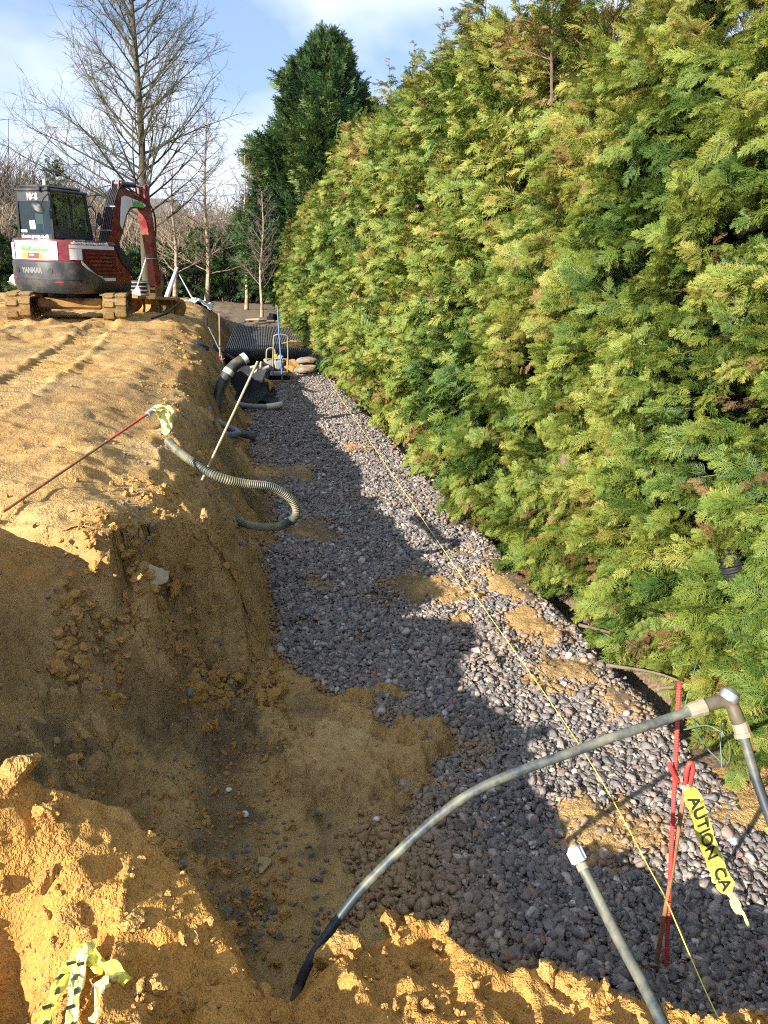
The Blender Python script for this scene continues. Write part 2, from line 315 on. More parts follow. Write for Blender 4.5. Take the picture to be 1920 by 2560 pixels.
    rb = sm(-.1, .25, x); lump = (.055 + .03 * rb) * ridge(x, y, 2.6, 3) + (.035 + .015 * rb) * fbm(x, y, 7, 3) + .03 * np.maximum(0, ridge(x + 2, y, 9, 3)) * (.2 + .6 * rb) + .008 * ridge(x, y, 19, 3)
    zi = zt + .05 * (1 - np.exp(-np.maximum(dd, 0) / .6)) - .02 + lump * sm(-.4, .15, dd) * (1 - .75 * sm(.9, 1.6, dd)) - .22 * sm(-.75, -.55, -x) * 0
    gully = np.exp(-(((x + .66) / .13) ** 2 + ((y - 1.6) / .22) ** 2)); zi = zi - .24 * gully - .1 * np.exp(-(((x + .22) / .05) ** 2 + ((y - 1.42) / .1) ** 2)) - .12 * np.exp(-(((x - .14) / .1) ** 2 + ((y - 1.45) / .2) ** 2))
    zo = zt - .03 + dd * (1.9 + .5 * fbm(x, y, 1.5, 2)) + lump * .8
    zm = np.where(dd > 0, zi, np.minimum(zi, zo + .0)); z = np.maximum(z, np.where(dd > -1.2, zm, -9))
    # broken blocks and crumbs where the bank has slumped
    cm = np.maximum(sm(.0, .06, d) * sm(-1.15, -.95, x) * sm(.05, -.15, x) * sm(1.6, .8, d) * (y > 2.3), sm(.05, .3, t) * sm(1.05, .9, t) * sm(4.2, 4.6, y) * sm(16, 12, y) * sm(-.2, .2, fbm(x + 3, y, .9, 3)))
    k_ = cm > .01
    if k_.any():
        xs_ = x[k_] + .05 * fbm(x[k_], y[k_], 7, 2); ys_ = y[k_] + .05 * fbm(x[k_] + 9, y[k_], 7, 2)
        r1, e1 = cells(xs_, ys_, 4.6); r2, e2 = cells(xs_ + 3, ys_, 11.0); sel = sm(-.1, .15, fbm(xs_ + 8, ys_, 1.8, 3))
        z[k_] = z[k_] + cm[k_] * (sel * (.24 * (r1 - .4) * sm(.0, .2, e1)) + .12 * (r2 - .4) * sm(0, .16, e2) + .02 * fbm(xs_, ys_, 24, 2))
    # sand washed over the stones, ditch and soil by the hedge
    p, h = patch(x, y); fl_m = 1 - sm(.0, .1, np.abs(z + 1.33) - .12); z = z + np.where(z < -1.15, h, 0)
    z = z + np.where((z < -1.0) & (x < 1.2) & (y < 5), .02 * fbm(x, y, 6, 4), 0)
    hx = hedge_x(y); rr = sm(-.12, .35, x - hx)
    z = z + rr * (np.where(y < 19, .10, .25) + .07 * fbm(x, y, 1.6, 3) + .02 * fbm(x, y, 12, 3)) * (1 - sm(31, 36, y)) - .24 * np.exp(-((x - hx - .10) / .15) ** 2) * (1 - sm(17, 20, y)) * sm(1.5, 2.5, y)
    z = np.where(y > 30, z + .05 * fbm(x, y, .3, 3) * sm(30, 36, y), z)
    z = z + .006 * fbm(x, y, 26, 3)
    return z
rows = np.concatenate([np.linspace(-6, .6, 12, endpoint=False), np.arange(.6, 1.1, .03), np.arange(1.1, 2.3, .010), np.arange(2.3, 5.2, .0165), 5.2 * np.exp(np.arange(0, math.log(46 / 5.2), .0058)), np.array([50, 58, 70, 90, 130, 200, 400, 900])])
tcol = np.concatenate([[-60, -18, -7, -3.5, -2], np.linspace(-1.35, 1.15, 420), [1.8, 3, 6, 16, 60]])
wy = np.clip(rows, 2.6, 46) / 3.0 * 1.55
YY, TT = np.meshgrid(rows, tcol, indexing='ij'); XX = .45 * np.clip(YY, 2.6, 46) / 3.0 * .45 - np.clip(YY - 4, 0, 50) * .01 + TT * wy[:, None]
far = sm(46, 60, YY); ZZ = height(XX, YY); ZZ = ZZ * (1 - far) + far * (-.9)
ZZ = np.where(np.abs(XX) > 60, -.9, ZZ)
nr, nc = XX.shape
ld = np.interp(XX, LX_, LY_) - YY; cut = sm(-1.25, -1.1, XX) * sm(.0, -.2, XX) * sm(-.02, .03, ld) * (1 - sm(.05, .34, ld)) * (YY < 5) * (.5 + .5 * fbm(XX, YY, 5, 2)); YY = YY + .13 * np.clip(cut, 0, 1)
V = np.stack([XX, YY, ZZ], -1).reshape(-1, 3)
ii = (np.arange(nr - 1)[:, None] * nc + np.arange(nc - 1)[None, :]).ravel(); FQ = np.stack([ii, ii + 1, ii + nc + 1, ii + nc], 1)
def grid_mesh(name, V, FQ):
    me = bpy.data.meshes.new(name); me.vertices.add(len(V)); me.vertices.foreach_set('co', V.astype(np.float32).ravel())
    me.loops.add(FQ.size); me.loops.foreach_set('vertex_index', FQ.astype(np.int32).ravel()); me.polygons.add(len(FQ))
    me.polygons.foreach_set('loop_start', np.arange(0, FQ.size, FQ.shape[1], dtype=np.int32)); me.update(calc_edges=True); return me
gm = grid_mesh('ground', V, FQ); gm.polygons.foreach_set('use_smooth', [True] * len(gm.polygons))
x, y, z = V.T
soil = np.maximum(sm(-.45, -.2, x - hedge_x(y)) * sm(1, 2, y), sm(29, 31, y + fbm(x, y, .8, 3)) * sm(-2.6, -1.6, x - .0 + .6 * fbm(x, y, .6, 2) + (y > 33) * 60))
wet = np.clip(sm(-.1, .35, fbm(x + 3, y, 1.3, 5)) * sm(-.3, -.6, z) * (1 - sm(2.0, 2.4, x)) * .9 + sm(.12, .4, fbm(x, y + 5, .7, 4)) * .3, 0, 1) * sm(1.9, 2.2, y - .2 * x) * (1 - .85 * sm(-.25, .1, x) * sm(5, 4, y))
wet = np.maximum(wet, 1.0 * sm(-.05, .22, fbm(x + 9, y, 2.6, 5)) * sm(4.6, 4.1, y) * sm(2.1, 2.5, y) * sm(.5, .1, x) * sm(-.35, -.7, z))
wet = np.maximum(wet, .45 * sm(.1, .35, fbm(x * .5 + 60, y * 1.2, .8, 4)) * sm(5, 8, y) * (x < -1))
wet = np.maximum(wet, .9 * np.exp(-(((x + .75) / .28) ** 2 + ((y - 2.75) / .5) ** 2)) * (.6 + .6 * fbm(x, y, 3, 3)))
orange = np.clip(sm(-.1, .35, fbm(x, y, 1.2, 4)) * .3 + sm(2.3, 1.8, y) * .7 + sm(13, 16, y) * .15, 0, 1)
orange = orange * (1 - .9 * sm(.6, 1.0, x) * sm(2.2, 2.5, y))
speck = np.maximum(.8 * sm(.7, 1.1, x) * sm(2.2, 2.5, y), 0) + sm(.05, .35, fbm(x + 7, y, 1.7, 4)) * (.35 + .65 * sm(0, -.2, z))
for nme, dat in (('speck', speck), ('wet', wet), ('orange', orange)):
    a = gm.attributes.new(nme, 'FLOAT', 'POINT'); a.data.foreach_set('value', dat.astype(np.float32))
def sand_mat(name, plain=False):
    m, t, b = new_mat(name); co = t.nodes.new('ShaderNodeNewGeometry').outputs['Position']; L_ = t.links.new
    n1 = noise(t, 1.6, 4, .62, co); n2 = noise(t, 16, 4, .65, co); n3 = noise(t, 190, 1, .7, co); n6 = noise(t, 55, 2, .6, co)
    base = ramp(t, [(.3, (.35, .215, .08)), (.52, (.47, .305, .12)), (.72, (.55, .385, .17))]); L_(n1.outputs[0], base.inputs[0])
    c = base.outputs[0]
    if plain: c = mixc(t, .6, c, (.46, .245, .06))
    else: oa = attr(t, 'orange'); c = mixc(t, oa.outputs['Fac'], c, (.52, .255, .05))
    r2 = ramp(t, [(.28, (.62, .6, .58)), (.5, (1, 1, 1)), (.75, (1.15, 1.12, 1.08))]); L_(n2.outputs[0], r2.inputs[0]); c = mixc(t, .8, c, r2.outputs[0], 'MULTIPLY')
    r3 = ramp(t, [(.25, (.5, .47, .45)), (.5, (1, 1, 1)), (.72, (1.35, 1.3, 1.22))]); L_(n3.outputs[0], r3.inputs[0]); c = mixc(t, .75, c, r3.outputs[0], 'MULTIPLY')
    if not plain:
        wa = attr(t, 'wet'); c = mixc(t, wa.outputs['Fac'], c, mixc(t, n2.outputs[0], (.085, .06, .034), (.25, .165, .07)))
        sp_ = attr(t, 'speck'); vo = t.nodes.new('ShaderNodeTexVoronoi'); vo.inputs['Scale'].default_value = 30; L_(co, vo.inputs['Vector'])
        rv = ramp(t, [(.0, (1, 1, 1)), (.13, (1, 1, 1)), (.17, (0, 0, 0))]); L_(vo.outputs['Distance'], rv.inputs[0])
        c = mixc(t, mixc(t, 1.0, rv.outputs[0], sp_.outputs['Color'], 'MULTIPLY'), c, (.13, .105, .085))
        rr_ = t.nodes.new('ShaderNodeMapRange'); rr_.inputs['To Min'].default_value = .95; rr_.inputs['To Max'].default_value = .5; L_(wa.outputs['Fac'], rr_.inputs[0]); L_(rr_.outputs[0], b.inputs['Roughness'])
    else: b.inputs['Roughness'].default_value = .95
    b.inputs['Specular IOR Level'].default_value = .25
    L_(c, b.inputs['Base Color'])
    ah = t.nodes.new('ShaderNodeMath'); ah.operation = 'MULTIPLY_ADD'; L_(n3.outputs[0], ah.inputs[0]); ah.inputs[1].default_value = .3; ah2 = t.nodes.new('ShaderNodeMath'); ah2.operation = 'MULTIPLY_ADD'; L_(n6.outputs[0], ah2.inputs[0]); ah2.inputs[1].default_value = .7; L_(n2.outputs[0], ah2.inputs[2]); L_(ah2.outputs[0], ah.inputs[2]); bump(t, ah.outputs[0], b, .8, .03)
    return m
M_SOIL, t_, b_ = new_mat('soil'); n4 = noise(t_, 40, 4, .7, objco(t_)); rs = ramp(t_, [(.3, (.06, .042, .026)), (.55, (.17, .122, .075)), (.75, (.34, .23, .135))]); t_.links.new(n4.outputs[0], rs.inputs[0]); t_.links.new(rs.outputs[0], b_.inputs['Base Color']); b_.inputs['Roughness'].default_value = .95; bump(t_, n4.outputs[0], b_, .6, .02)
M_SAND = sand_mat('sand'); M_CLOD = sand_mat('sand_clod', True)
ground = put('ground', gm, M_SAND); gm.materials.append(M_SOIL); gm.polygons.foreach_set('material_index', (soil[FQ[:, 0]] + .25 * fbm(x[FQ[:, 0]], y[FQ[:, 0]], 3, 2) > .5).astype(np.int32)); gm.update(); tag(ground, kind='structure')
def gz(px, py): return float(height(np.array([float(px)]), np.array([float(py)]))[0])

# ------------------------------------------------------------------ gravel bed
def stone_mesh(seed, sub, squash):
    r_ = np.random.default_rng(seed); v, f = ico(sub); d = r_.normal(size=(9, 3)); d = nrm(d); o = r_.uniform(.42, .78, 9)
    for k in range(9): s_ = v @ d[k]; ov = np.maximum(s_ - o[k], 0); v = v - ov[:, None] * d[k] * .9     # flatten facets
    v = v * np.array([1, r_.uniform(.65, .9), squash]); v = v + .04 * r_.normal(size=v.shape)
    me = bpy.data.meshes.new('stone'); me.from_pydata(v * .5, [], f); me.polygons.foreach_set('use_smooth', [True] * len(f)); return me
def stone_mat(name, inst):
    m, t, b = new_mat(name); co = objco(t); L_ = t.links.new
    oi = t.nodes.new('ShaderNodeObjectInfo')
    r1 = ramp(t, [(0, (.095, .085, .085)), (.2, (.21, .18, .16)), (.4, (.16, .155, .16)), (.55, (.29, .245, .205)), (.7, (.12, .115, .12)), (.82, (.38, .33, .28)), (.92, (.24, .14, .10)), (1, (.6, .55, .49))]); L_(oi.outputs['Random'], r1.inputs[0])
    n = noise(t, 3.0, 5, .6, co); r2 = ramp(t, [(.3, (.7, .7, .7)), (.7, (1.2, 1.2, 1.2))]); L_(n.outputs[0], r2.inputs[0])
    c = mixc(t, 1.0, r1.outputs[0], r2.outputs[0], 'MULTIPLY')
    ta = attr(t, 'tint', 'INSTANCER' if inst else 'OBJECT'); 
    if not inst: ta.attribute_name = 'sandy'
    n2 = noise(t, 5, 3, .6, co); mth = t.nodes.new('ShaderNodeMath'); mth.operation = 'MULTIPLY_ADD'; L_(n2.outputs[0], mth.inputs[0]); mth.inputs[1].default_value = .5; mth.inputs[2].default_value = -.25
    m2 = t.nodes.new('ShaderNodeMath'); m2.operation = 'ADD'; m2.use_clamp = True; L_(mth.outputs[0], m2.inputs[0]); L_(ta.outputs['Fac'], m2.inputs[1])
    c = mixc(t, m2.outputs[0], c, (.34, .21, .085)); L_(c, b.inputs['Base Color']); b.inputs['Roughness'].default_value = .62; b.inputs['Specular IOR Level'].default_value = .35
    bump(t, n.outputs[0], b, .3, .05)
    return m
M_ST_I = stone_mat('gravel_stone', True); M_ST = stone_mat('gravel_stone_near', False)
ng = 350000
u_ = rng.random(ng); py = 1.55 * np.exp(u_ * math.log(20.2 / 1.55)); px = rng.uniform(-.6, 2.95, ng)
keep = rng.random(ng) < np.clip(py * 1.0 / 4.6, .16, 1) ; 
# even density: the log sampling gives ~1/y, so thin the near stones
px, py = px[keep], py[keep]
gmk = gravel_mask(px, py); keep = rng.random(len(px)) < gmk; px, py, gmk = px[keep], py[keep], gmk[keep]; base_z = height(px, py); keep = base_z < -1.1; px, py, gmk, base_z = px[keep], py[keep], gmk[keep], base_z[keep]
# sparse stones scattered on the sand around the bed
m_ = 1500; qx = rng.uniform(-1.2, 2.4, m_); qy = rng.uniform(2.0, 9, m_); qz = height(qx, qy); k_ = (qz < -.25) & (fbm(qx, qy, 1.5, 3) > .05); qx, qy, qz = qx[k_], qy[k_], qz[k_]
px = np.r_[px, qx]; py = np.r_[py, qy]; nb = len(base_z); base_z = np.r_[base_z, qz]; gmk = np.r_[gmk, np.full(len(qx), .25)]
n = len(px); sz = np.clip(rng.lognormal(math.log(.030), .48, n), .011, .085); sz[nb:] *= .7
lay = rng.random(n); pz = base_z + np.where(np.arange(n) < nb, .002 - .95 * patch(px, py)[1] + .035 * lay + .012 * fbm(px, py, 3, 2), .004)
tilt = rng.normal(0, .45, (n, 2)); eul = np.stack([tilt[:, 0], tilt[:, 1], rng.uniform(0, 6.28, n)], 1)
scl = sz[:, None] * rng.uniform(.85, 1.2, (n, 3)); pt, ph = patch(px, py)
sandy = np.clip(.9 - gmk * 1.1 + .35 * fbm(px, py, 2.5, 3), 0, .95); sandy[gmk > .97] = np.clip(-.04 + .3 * fbm(px, py, 1.3, 3), 0, .4)[gmk > .97]; sandy = np.maximum(sandy, np.clip(sm(1.2, .35, px) * sm(4.8, 3.2, py), 0, .8) * .95)
pos = np.stack([px, py, pz], 1)
stones = [stone_mesh(100 + k, 1, q) for k, q in enumerate((.5, .6, .7, .55, .8, .45, .65, .75))]
gravel_bed = empty('gravel_bed', (1.2, 2.0, -1.33)); tag(gravel_bed, kind='structure')
# nearest stones that can be picked apart singly
dcam = np.linalg.norm(pos - np.array([0, 0, 1.3]), axis=1); vis = (px > .35) & (px < 1.95 ) & (py > 1.95) & (lay > .35) & (np.arange(n) < nb)
order = np.argsort(np.where(vis, dcam / np.maximum(sz, .04), 1e9))[:300]
near = np.zeros(n, bool); near[order] = True
for i in order:
    me = stones[int(rng.integers(8))]
    if not me.materials: me.materials.append(M_ST)
    o = put('stone', me, None, gravel_bed); o.location = Vector(pos[i]) - Vector((1.2, 2.0, -1.33)); o.rotation_euler = eul[i]; o.scale = scl[i]; o['sandy'] = float(sandy[i])
srcs = [src('s', stone_mesh(300 + k, 1, q), M_ST_I) for k, q in enumerate((.5, .6, .7, .55, .8, .45, .65, .75))]
gs = scatter('gravel', pos[~near] - np.array([1.2, 2.0, -1.33]), eul[~near], scl[~near], rng.integers(0, 8, (~near).sum()), sandy[~near], srcs, gravel_bed); tag(gs, kind='stuff')
print('stones', n)
# ------------------------------------------------------------------ foliage: feathery sprays
def frond_mb(seed, n_side, n_sub, wid, L_=.30):
    r_ = random.Random(seed); mb = MB()
    def strip(p, q, w0, w1):
        d = (q - p); s_ = Vector((d.y, -d.x, 0)).normalized() if abs(d.x) + abs(d.y) > 1e-6 else Vector((1, 0, 0)); tw = Vector((0, 0, r_.uniform(-.5, .5))); s_ = (s_ + tw).normalized()
        mb.add([p - s_ * w0, p + s_ * w0, q + s_ * w1, q - s_ * w1], [(0, 1, 2, 3)])
    def axis(t): return Vector((.02 * math.sin(t * 3 + seed), t * L_, .05 * t - .11 * t * t))
    for i in range(4): strip(axis(i / 4), axis((i + 1) / 4), wid * .9, wid * .7)
    for k in range(n_side):
        t = .1 + .88 * k / n_side; p = axis(t)
        for sgn in (-1, 1):
            l = L_ * (.48 * (1 - t) ** .8 + .09) * r_.uniform(.75, 1.2); an = r_.uniform(.55, .85) * sgn
            d = Vector((math.sin(an), math.cos(an), r_.uniform(-.35, .05))); q = p + d * l; md = p + d * l * .55 + Vector((0, 0, l * .06)); strip(p, md, wid, wid * 1.15); strip(md, q, wid * 1.15, wid * .35)
            for j in range(n_sub):
                tt = .2 + .7 * j / max(n_sub, 1); b = p + d * l * tt
                for s2 in (-1, 1):
                    a2 = an + s2 * r_.uniform(.5, .9); l2 = l * .42 * (1.1 - tt) * r_.uniform(.8, 1.3); e = Vector((math.sin(a2), math.cos(a2), r_.uniform(-.4, .1))) * l2; strip(b, b + e, wid * 1.0, wid * .4)
    return mb
def leaf_mat(name, ra, rough=.5, trans=.16):
    m, t, b = new_mat(name); L_ = t.links.new; oi = t.nodes.new('ShaderNodeObjectInfo'); ta = attr(t, 'tint', 'INSTANCER')
    sc2 = t.nodes.new('ShaderNodeMath'); sc2.operation = 'MULTIPLY_ADD'; sc2.inputs[1].default_value = .2; sc2.inputs[2].default_value = -.1; L_(oi.outputs['Random'], sc2.inputs[0])
    mt = t.nodes.new('ShaderNodeMath'); mt.operation = 'MULTIPLY_ADD'; fa = attr(t, 'ft'); L_(fa.outputs['Fac'], mt.inputs[0]); mt.inputs[1].default_value = 1.0; L_(sc2.outputs[0], mt.inputs[2])
    m2 = t.nodes.new('ShaderNodeMath'); m2.operation = 'ADD'; m2.use_clamp = True; L_(mt.outputs[0], m2.inputs[0]); L_(ta.outputs['Fac'], m2.inputs[1])
    r = ramp(t, ra); L_(m2.outputs[0], r.inputs[0])
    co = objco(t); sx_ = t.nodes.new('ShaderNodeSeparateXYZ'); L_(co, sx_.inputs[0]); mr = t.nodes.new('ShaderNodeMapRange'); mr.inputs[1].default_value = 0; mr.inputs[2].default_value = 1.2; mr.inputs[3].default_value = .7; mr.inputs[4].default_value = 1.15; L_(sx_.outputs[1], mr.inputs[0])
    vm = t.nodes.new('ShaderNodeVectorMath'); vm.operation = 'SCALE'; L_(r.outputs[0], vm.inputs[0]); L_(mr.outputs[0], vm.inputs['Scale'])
    L_(vm.outputs[0], b.inputs['Base Color']); b.inputs['Roughness'].default_value = rough; b.inputs['Specular IOR Level'].default_value = .3
    tr = t.nodes.new('ShaderNodeBsdfTranslucent'); L_(vm.outputs[0], tr.inputs[0]); mx_ = t.nodes.new('ShaderNodeMixShader'); mx_.inputs[0].default_value = trans
    o = t.nodes['Material Output']; L_(b.outputs[0], mx_.inputs[1]); L_(tr.outputs[0], mx_.inputs[2]); L_(mx_.outputs[0], o.inputs[0]); return m
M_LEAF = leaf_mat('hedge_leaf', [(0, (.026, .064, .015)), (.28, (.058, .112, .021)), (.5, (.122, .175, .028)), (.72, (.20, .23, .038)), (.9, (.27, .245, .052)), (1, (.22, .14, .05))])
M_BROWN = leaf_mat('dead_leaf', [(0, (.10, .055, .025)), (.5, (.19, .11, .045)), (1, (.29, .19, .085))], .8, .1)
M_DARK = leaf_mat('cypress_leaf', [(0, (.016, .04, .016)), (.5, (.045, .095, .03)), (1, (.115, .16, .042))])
M_BARK = simple('bark', (.16, .115, .08), .9, var=.4, scale=14, bmp=.5, bscale=30)
M_CORE_SHADE = simple('core_shade', (.010, .012, .005), 1.0, var=.5, scale=5, spec=.1)  # near-black: paints the shade deep inside hedge, cypress and shrubs
def bough_src(m, near, nf, droop, seed0=0, fl=.34):
    """source shapes: whole boughs of unit length along +Y, fronds to both sides; 'ft' varies the tint per frond"""
    out_ = []
    for v in range(7):
        r_ = np.random.default_rng(900 + v + seed0); V = []; Q = []; FT = []; nb = 0
        for k in range(nf):
            t = .15 + .85 * (k + r_.random()) / nf; sg = 1 if k % 2 else -1
            p = np.array((0, t, r_.normal(0, .05) - droop * .3 * t * t)); last = k == nf - 1
            d = nrm(np.array((r_.uniform(.35, .95) * sg * (.3 if last else 1), 1, r_.uniform(-.35, .2) - droop * t)) + r_.normal(0, .12, 3)); Z = nrm(np.array((0, 0, 1)) + r_.normal(0, .38, 3)); X = nrm(np.cross(d, Z)); Z = np.cross(X, d)
            fm = FR[(near, int(r_.integers(5)))]; s_ = fl / .30 * r_.uniform(.75, 1.25); W = (fm[0] * s_) @ np.stack([X, d, Z]) + p
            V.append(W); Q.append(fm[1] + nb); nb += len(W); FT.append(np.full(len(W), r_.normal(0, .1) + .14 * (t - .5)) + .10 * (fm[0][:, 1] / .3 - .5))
        V.append(np.array([(-.006, 0, 0), (.006, 0, 0), (.003, 1, -.3 * droop), (-.003, 1, -.3 * droop)])); Q.append(np.array([[0, 1, 2, 3]]) + nb); FT.append(np.full(4, .5))
        me = grid_mesh('bough', np.concatenate(V), np.concatenate(Q)); a = me.attributes.new('ft', 'FLOAT', 'POINT'); a.data.foreach_set('value', np.concatenate(FT).astype(np.float32))
        out_.append(src('bough', me, m))
    return out_
FR = {}
for nr_ in (True, False):
    for k in range(5):
        f_ = frond_mb(k, *((9, 3, .0036) if nr_ else (7, 1, .0066))); FR[(nr_, k)] = (np.array(f_.v), np.array(f_.f))
def boughs(bp, bd, bl, tint, r_, dead=None, roll=.9):
    n = len(bp); side = nrm(np.cross(bd, np.array([0, 0, 1.0]))); nn = nrm(np.cross(side, bd)); rl = r_.uniform(-roll, roll, n)[:, None]
    Z = nn * np.cos(rl) - side * np.sin(rl); X = np.cross(bd, Z)
    S = bl[:, None] * np.stack([r_.uniform(.85, 1.2, n), np.ones(n), r_.uniform(.8, 1.3, n)], 1)
    return bp, mats_to_euler(X, bd, Z), S, r_.integers(0, 7, n) + (7 * dead.astype(int) if dead is not None else 0), tint
def face_pt(y, z, zt, seam):
    h = np.clip((z + 1.1) / (zt + 1.1), 0, 1)
    b = .30 * (np.abs(np.cos(math.pi * (y + .35 * fbm(y, z * .3, .5, 2)) / seam))) ** .6 * (1 - .5 * sm(1, 4, z)) - .22
    lean = .92 - .25 * sm(8, 12, y) - .32 * sm(12, 20, y)
    return hedge_x(y) - .25 + lean * h - b - .22 * fbm(y, z, .8, 3) + .16 * (1 - sm(-1.1, -.3, z)) + .5 * h ** 6
def make_hedge(name, y0, y1, ztf, dens_near, seam, label, wisps, yellow=0.0):
    r_ = np.random.default_rng(int(y0 * 10) + 5); root = empty(name, (float(hedge_x((y0 + y1) / 2)) + .9, (y0 + y1) / 2, -1.25)); tag(root, label, 'hedge'); off = np.array(root.location)
    # solid backing behind the boughs, interior shade put into its near-black colour
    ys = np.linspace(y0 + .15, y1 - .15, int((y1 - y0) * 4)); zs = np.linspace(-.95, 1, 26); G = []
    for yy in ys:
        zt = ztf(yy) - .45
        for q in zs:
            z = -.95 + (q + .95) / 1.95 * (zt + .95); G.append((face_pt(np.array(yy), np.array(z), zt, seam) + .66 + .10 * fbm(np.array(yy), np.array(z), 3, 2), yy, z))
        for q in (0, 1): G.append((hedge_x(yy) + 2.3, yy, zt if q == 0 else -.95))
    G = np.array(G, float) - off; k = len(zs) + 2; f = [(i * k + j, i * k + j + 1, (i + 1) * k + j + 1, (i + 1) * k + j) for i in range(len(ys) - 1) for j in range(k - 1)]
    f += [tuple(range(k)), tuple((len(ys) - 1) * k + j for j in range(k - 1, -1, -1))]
    me = bpy.data.meshes.new('shade_core'); me.from_pydata(G, [], f); put('shade_core', me, M_CORE_SHADE, root)
    mbt = []
    for yy in np.arange(y0 + .5, y1 - .2, seam):       # trunks at the foot
        yy = yy + r_.uniform(-.2, .2); xx = hedge_x(yy) + .55; mb = MB(); mb.tube([np.array((xx + .06 * math.sin(q * 2 + yy), yy, -1.35 + q * .5)) - off for q in range(6)], [.085, .07, .065, .06, .055, .05], 9); mb.build('trunk', M_BARK, root, True)
    # boughs on the face and over the top
    A = (y1 - y0) * 5.3; n = int(A * dens_near * 9.0); yy = r_.uniform(y0, y1, n); dist = np.maximum(yy, 3.0)
    keep = r_.random(n) < np.clip(1.12 - yy * .06, .38, 1); yy = yy[keep]; n = len(yy); zt = np.array([ztf(q) for q in yy]); zz = -1.17 + (zt + 1.17) * r_.random(n) ** .95; lo = r_.random(n) < .07; zz = np.where(lo, r_.uniform(-1.25, -.85, n), zz)
    hole = .65 * fbm(yy * 1.7 + 40, zz * .55, 1.0, 3) + .5 * fbm(yy + 11, zz, 1.9, 2); keep = r_.random(n) < sm(-.7, -.2, hole) * .85 + .15; yy, zz, zt = yy[keep], zz[keep], zt[keep]; n = len(yy)
    h = (zz + 1.1) / (zt + 1.1); bl = r_.uniform(.20, .46, n) * (1 + .05 * np.clip(yy - 4, 0, 14))
    sx_ = face_pt(yy, zz, zt, seam) + .10 * np.abs(r_.normal(0, 1, n)); dp = r_.random(n) < .26; sx_ = sx_ + dp * r_.uniform(.2, .45, n)
    bd = nrm(np.stack([-1 + .55 * sm(.8, 1, h), r_.normal(-.05, .62, n), r_.normal(.30, .48, n) + .8 * sm(.75, 1, h) - .45 * (1 - sm(-1.0, -.3, zz))], 1))
    bp = np.stack([sx_, yy, zz], 1) - bd * (bl * r_.uniform(.82, .98, n))[:, None]
    br = fbm(yy + 80, zz, 1.5, 3); tint = np.clip(.50 + .36 * fbm(yy, zz, .55, 3) + .26 * fbm(yy * 1.4, zz, 3, 2) + .1 * h + .2 * np.maximum(0, h - .6) + yellow - .18 * dp, .02, .93)  # deeper-set boughs tinted darker, painting in the hedge's inner shade
    dead = (r_.random(n) < .025 + .14 * sm(.3, .6, br) * (.3 + h)) | ((zz < -.75) & (r_.random(n) < .25))
    fs = r_.uniform(.85, 1.25, n) * (1 + .02 * yy)
    nearm = yy < 8.5
    for nm, msk, near_ in (('foliage', nearm, True), ('foliage', ~nearm, False)):
        if msk.sum() == 0: continue
        P, E_, S, I, T = boughs(bp[msk], bd[msk], bl[msk], tint[msk], r_, dead[msk], 1.7)
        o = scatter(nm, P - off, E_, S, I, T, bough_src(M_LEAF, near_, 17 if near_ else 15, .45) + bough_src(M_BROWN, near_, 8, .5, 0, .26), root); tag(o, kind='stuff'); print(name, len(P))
    # twigs that show, pale and bare
    for i in range(int((y1 - y0) * 2.2)):
        y_ = r_.uniform(y0, y1); z_ = r_.uniform(-1.1, ztf(y_)); x_ = float(face_pt(np.array(y_), np.array(z_), ztf(y_), seam)); p = np.array((x_ + .4, y_, z_)); mb = MB(); d = nrm(np.array((-1, r_.normal(0, .5), r_.normal(.5, .4)))); l = r_.uniform(.3, .55)
        mb.tube([p - off, p + d * l * .5 + r_.normal(0, .02, 3) - off, p + d * l + r_.normal(0, .04, 3) - off], [.008, .006, .002], 4, False); mb.build('bare_twig', M_BARK, root)
    # thin leaders above the top
    W = []
    for (y_, hgt) in wisps:
        mb = MB(); zt_ = ztf(y_); x_ = float(hedge_x(y_)) + .95 + r_.uniform(-.2, .35); p = np.array((x_, y_, zt_ - .9)); lean = r_.normal(0, .06, 2); pts = [p + np.array((lean[0] * q, lean[1] * q, q)) for q in np.linspace(0, hgt + .9, 7)]
        mb.tube([q - off for q in pts], [.014, .013, .011, .009, .007, .005, .003], 5)
        for k_ in range(int(30 * (hgt + .6))):
            t_ = r_.uniform(.15, 1); a = r_.uniform(0, 6.28); q = p + np.array((lean[0], lean[1], 1)) * t_ * (hgt + .9); ln = (1.15 - t_) * r_.uniform(.3, .7); d = nrm(np.array((math.cos(a), math.sin(a), r_.uniform(.25, .9)))); mb.tube([q - off, q + d * ln * .6 - off, q + d * ln + np.array((0, 0, -.03)) - off], [.006, .004, .002], 3, False); W.append((q, d, ln))
        mb.build('leader', M_BARK, root)
    if W:
        n = len(W); P, E_, S, I, T = boughs(np.array([a[0] for a in W]), np.array([a[1] for a in W]), np.array([a[2] for a in W]), r_.uniform(.45, .95, n), r_, r_.random(n) < .12)
        o = scatter('leader_foliage', P - off, E_, S, I, T, bough_src(M_LEAF, False, 7, .5, 30, .38) + bough_src(M_BROWN, False, 7, .5, 30, .38), root); tag(o, kind='stuff')
    return root
ztn = lambda q: 3.95 + .6 * float(sm(10, 15, q)) + .1 * float(sm(7, 11, q)) + .35 * math.sin(q * 1.3) * .4 + .25 * math.sin(q * .61 + 1) - .028 * max(0, q - 14) * 2 + .25 * sm(9, 5, q)
make_hedge('conifer_hedge', .2, 20.6, ztn, 13, 1.55, 'tall yellow green conifer hedge along the right side of the gravel trench', [(8.3, .9), (8.8, .8), (9.6, 1.3), (10.2, .8), (11.4, .6), (12.6, 1.0), (13.2, 1.35), (14.2, .8), (15.2, .55), (16.4, .7), (18.2, .5)])
